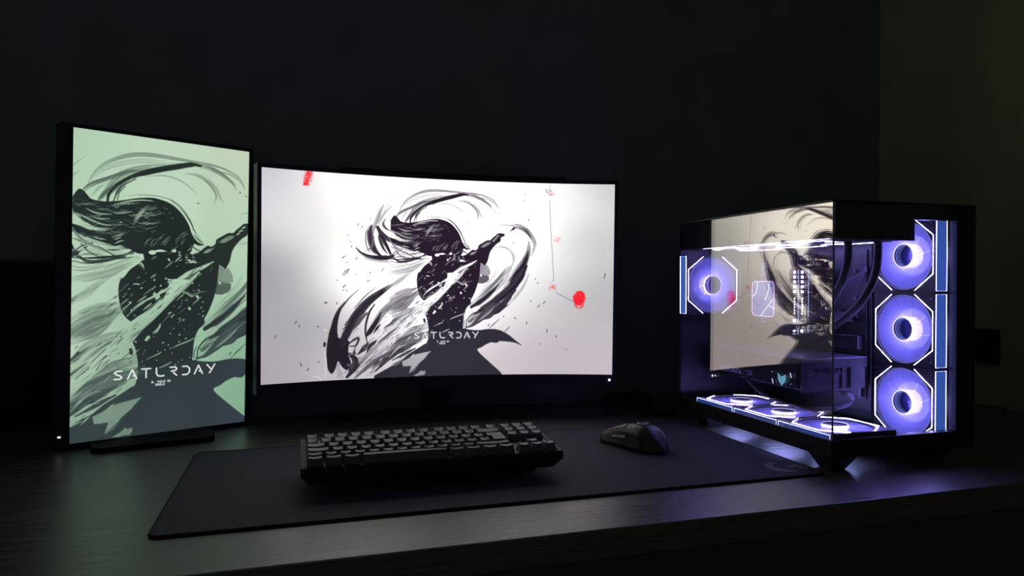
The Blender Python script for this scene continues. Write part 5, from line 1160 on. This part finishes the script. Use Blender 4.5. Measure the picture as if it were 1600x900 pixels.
for cy, cz, s_ in ((1.038,-.155,-1),(1.037,-.171,1),(.990,-.1555,1),(.990,-.1705,-1)):
    side_poly(tk, [(-.5,.5*s_+.3),(-.1,.5*s_+.45),(.5,-.5*s_-.1),(.1,-.5*s_-.3)], cy, cz, .0052)
wb(tk, 'corner_light', emit('tick_light', (.7,.85,1.2), 1.3), gp)
cf = MB()
for yy in (1.19,1.10,1.02):
    cf.lathe([(.012,0),(.012,-.003),(.040,-.002),(.042,-.004),(.042,0)], 32, Matrix.Translation((.868,yy,gz0+.003)))
wb(cf, 'cooling_fan', mat('card_fan_plastic', (50,50,60), .35), gp)
# cables
cbm = mat('sleeved_cable', (70,70,84), .45, bump=.3, nscale=1500)
bu = thing('power_cable', 'bundle of dark sleeved wires arching down behind the cooler tubes', 'cable', (.92,.97,ZC))
for i in range(9):
    o_ = i*.0032; mb = MB(); mb.tube(curve_pts([(.9465,.985+o_*.3,.030-o_*.4),(.930,.962,.034-o_*.5),(.917-o_*.5,.955+o_,.010-o_*.2),(.905-o_,.960+o_,-.020+o_*.3),(.885-o_*.9,.975+o_,-.045+o_*.4),(.900-o_*.5,.998+o_,-.062+o_*.5),(.9465,1.005+o_*.5,-.066+o_*.6)],6), .00135, 6)
    wb(mb, 'wire', cbm, bu, True)
gw = thing('power_cable', 'loose pale wires curling under the front end of the graphics card', 'cable', (.89,.955,ZC-.21))
wbm = mat('pale_wire', (150,150,175), .4)
for i in range(8):
    o_ = i*.0028; mb = MB(); mb.tube(curve_pts([(.893+o_*.3,.972,-.183),(.899+o_*.35,.962,-.190),(.902+o_*.2-.002,.958+o_*.3,-.199),(.890-o_*.3,.960+o_,-.208-o_*.1),(.872-o_,.972+o_,-.213),(.845-o_,.99+o_*1.5,-.2165+o_*.1)],6), .0009, 6)
    wb(mb, 'wire', wbm, gw, True)
wb(MB().box((.884,.966,-.190), (.910,.974,-.1825), .001), 'plug', blackp, gw)
bc = thing('power_cable', 'single thick black cable sagging in front of the graphics card', 'cable', (.79,1.05,ZC-.2))
wb(MB().tube(curve_pts([(.799,1.150,-.128),(.794,1.130,-.142),(.793,1.108,-.166),(.795,1.082,-.186),(.800,1.04,-.201),(.815,.985,-.2085),(.84,.955,-.2105),(.875,.965,-.2125)],8), .0030, 8), 'cord', tubem, bc, True)
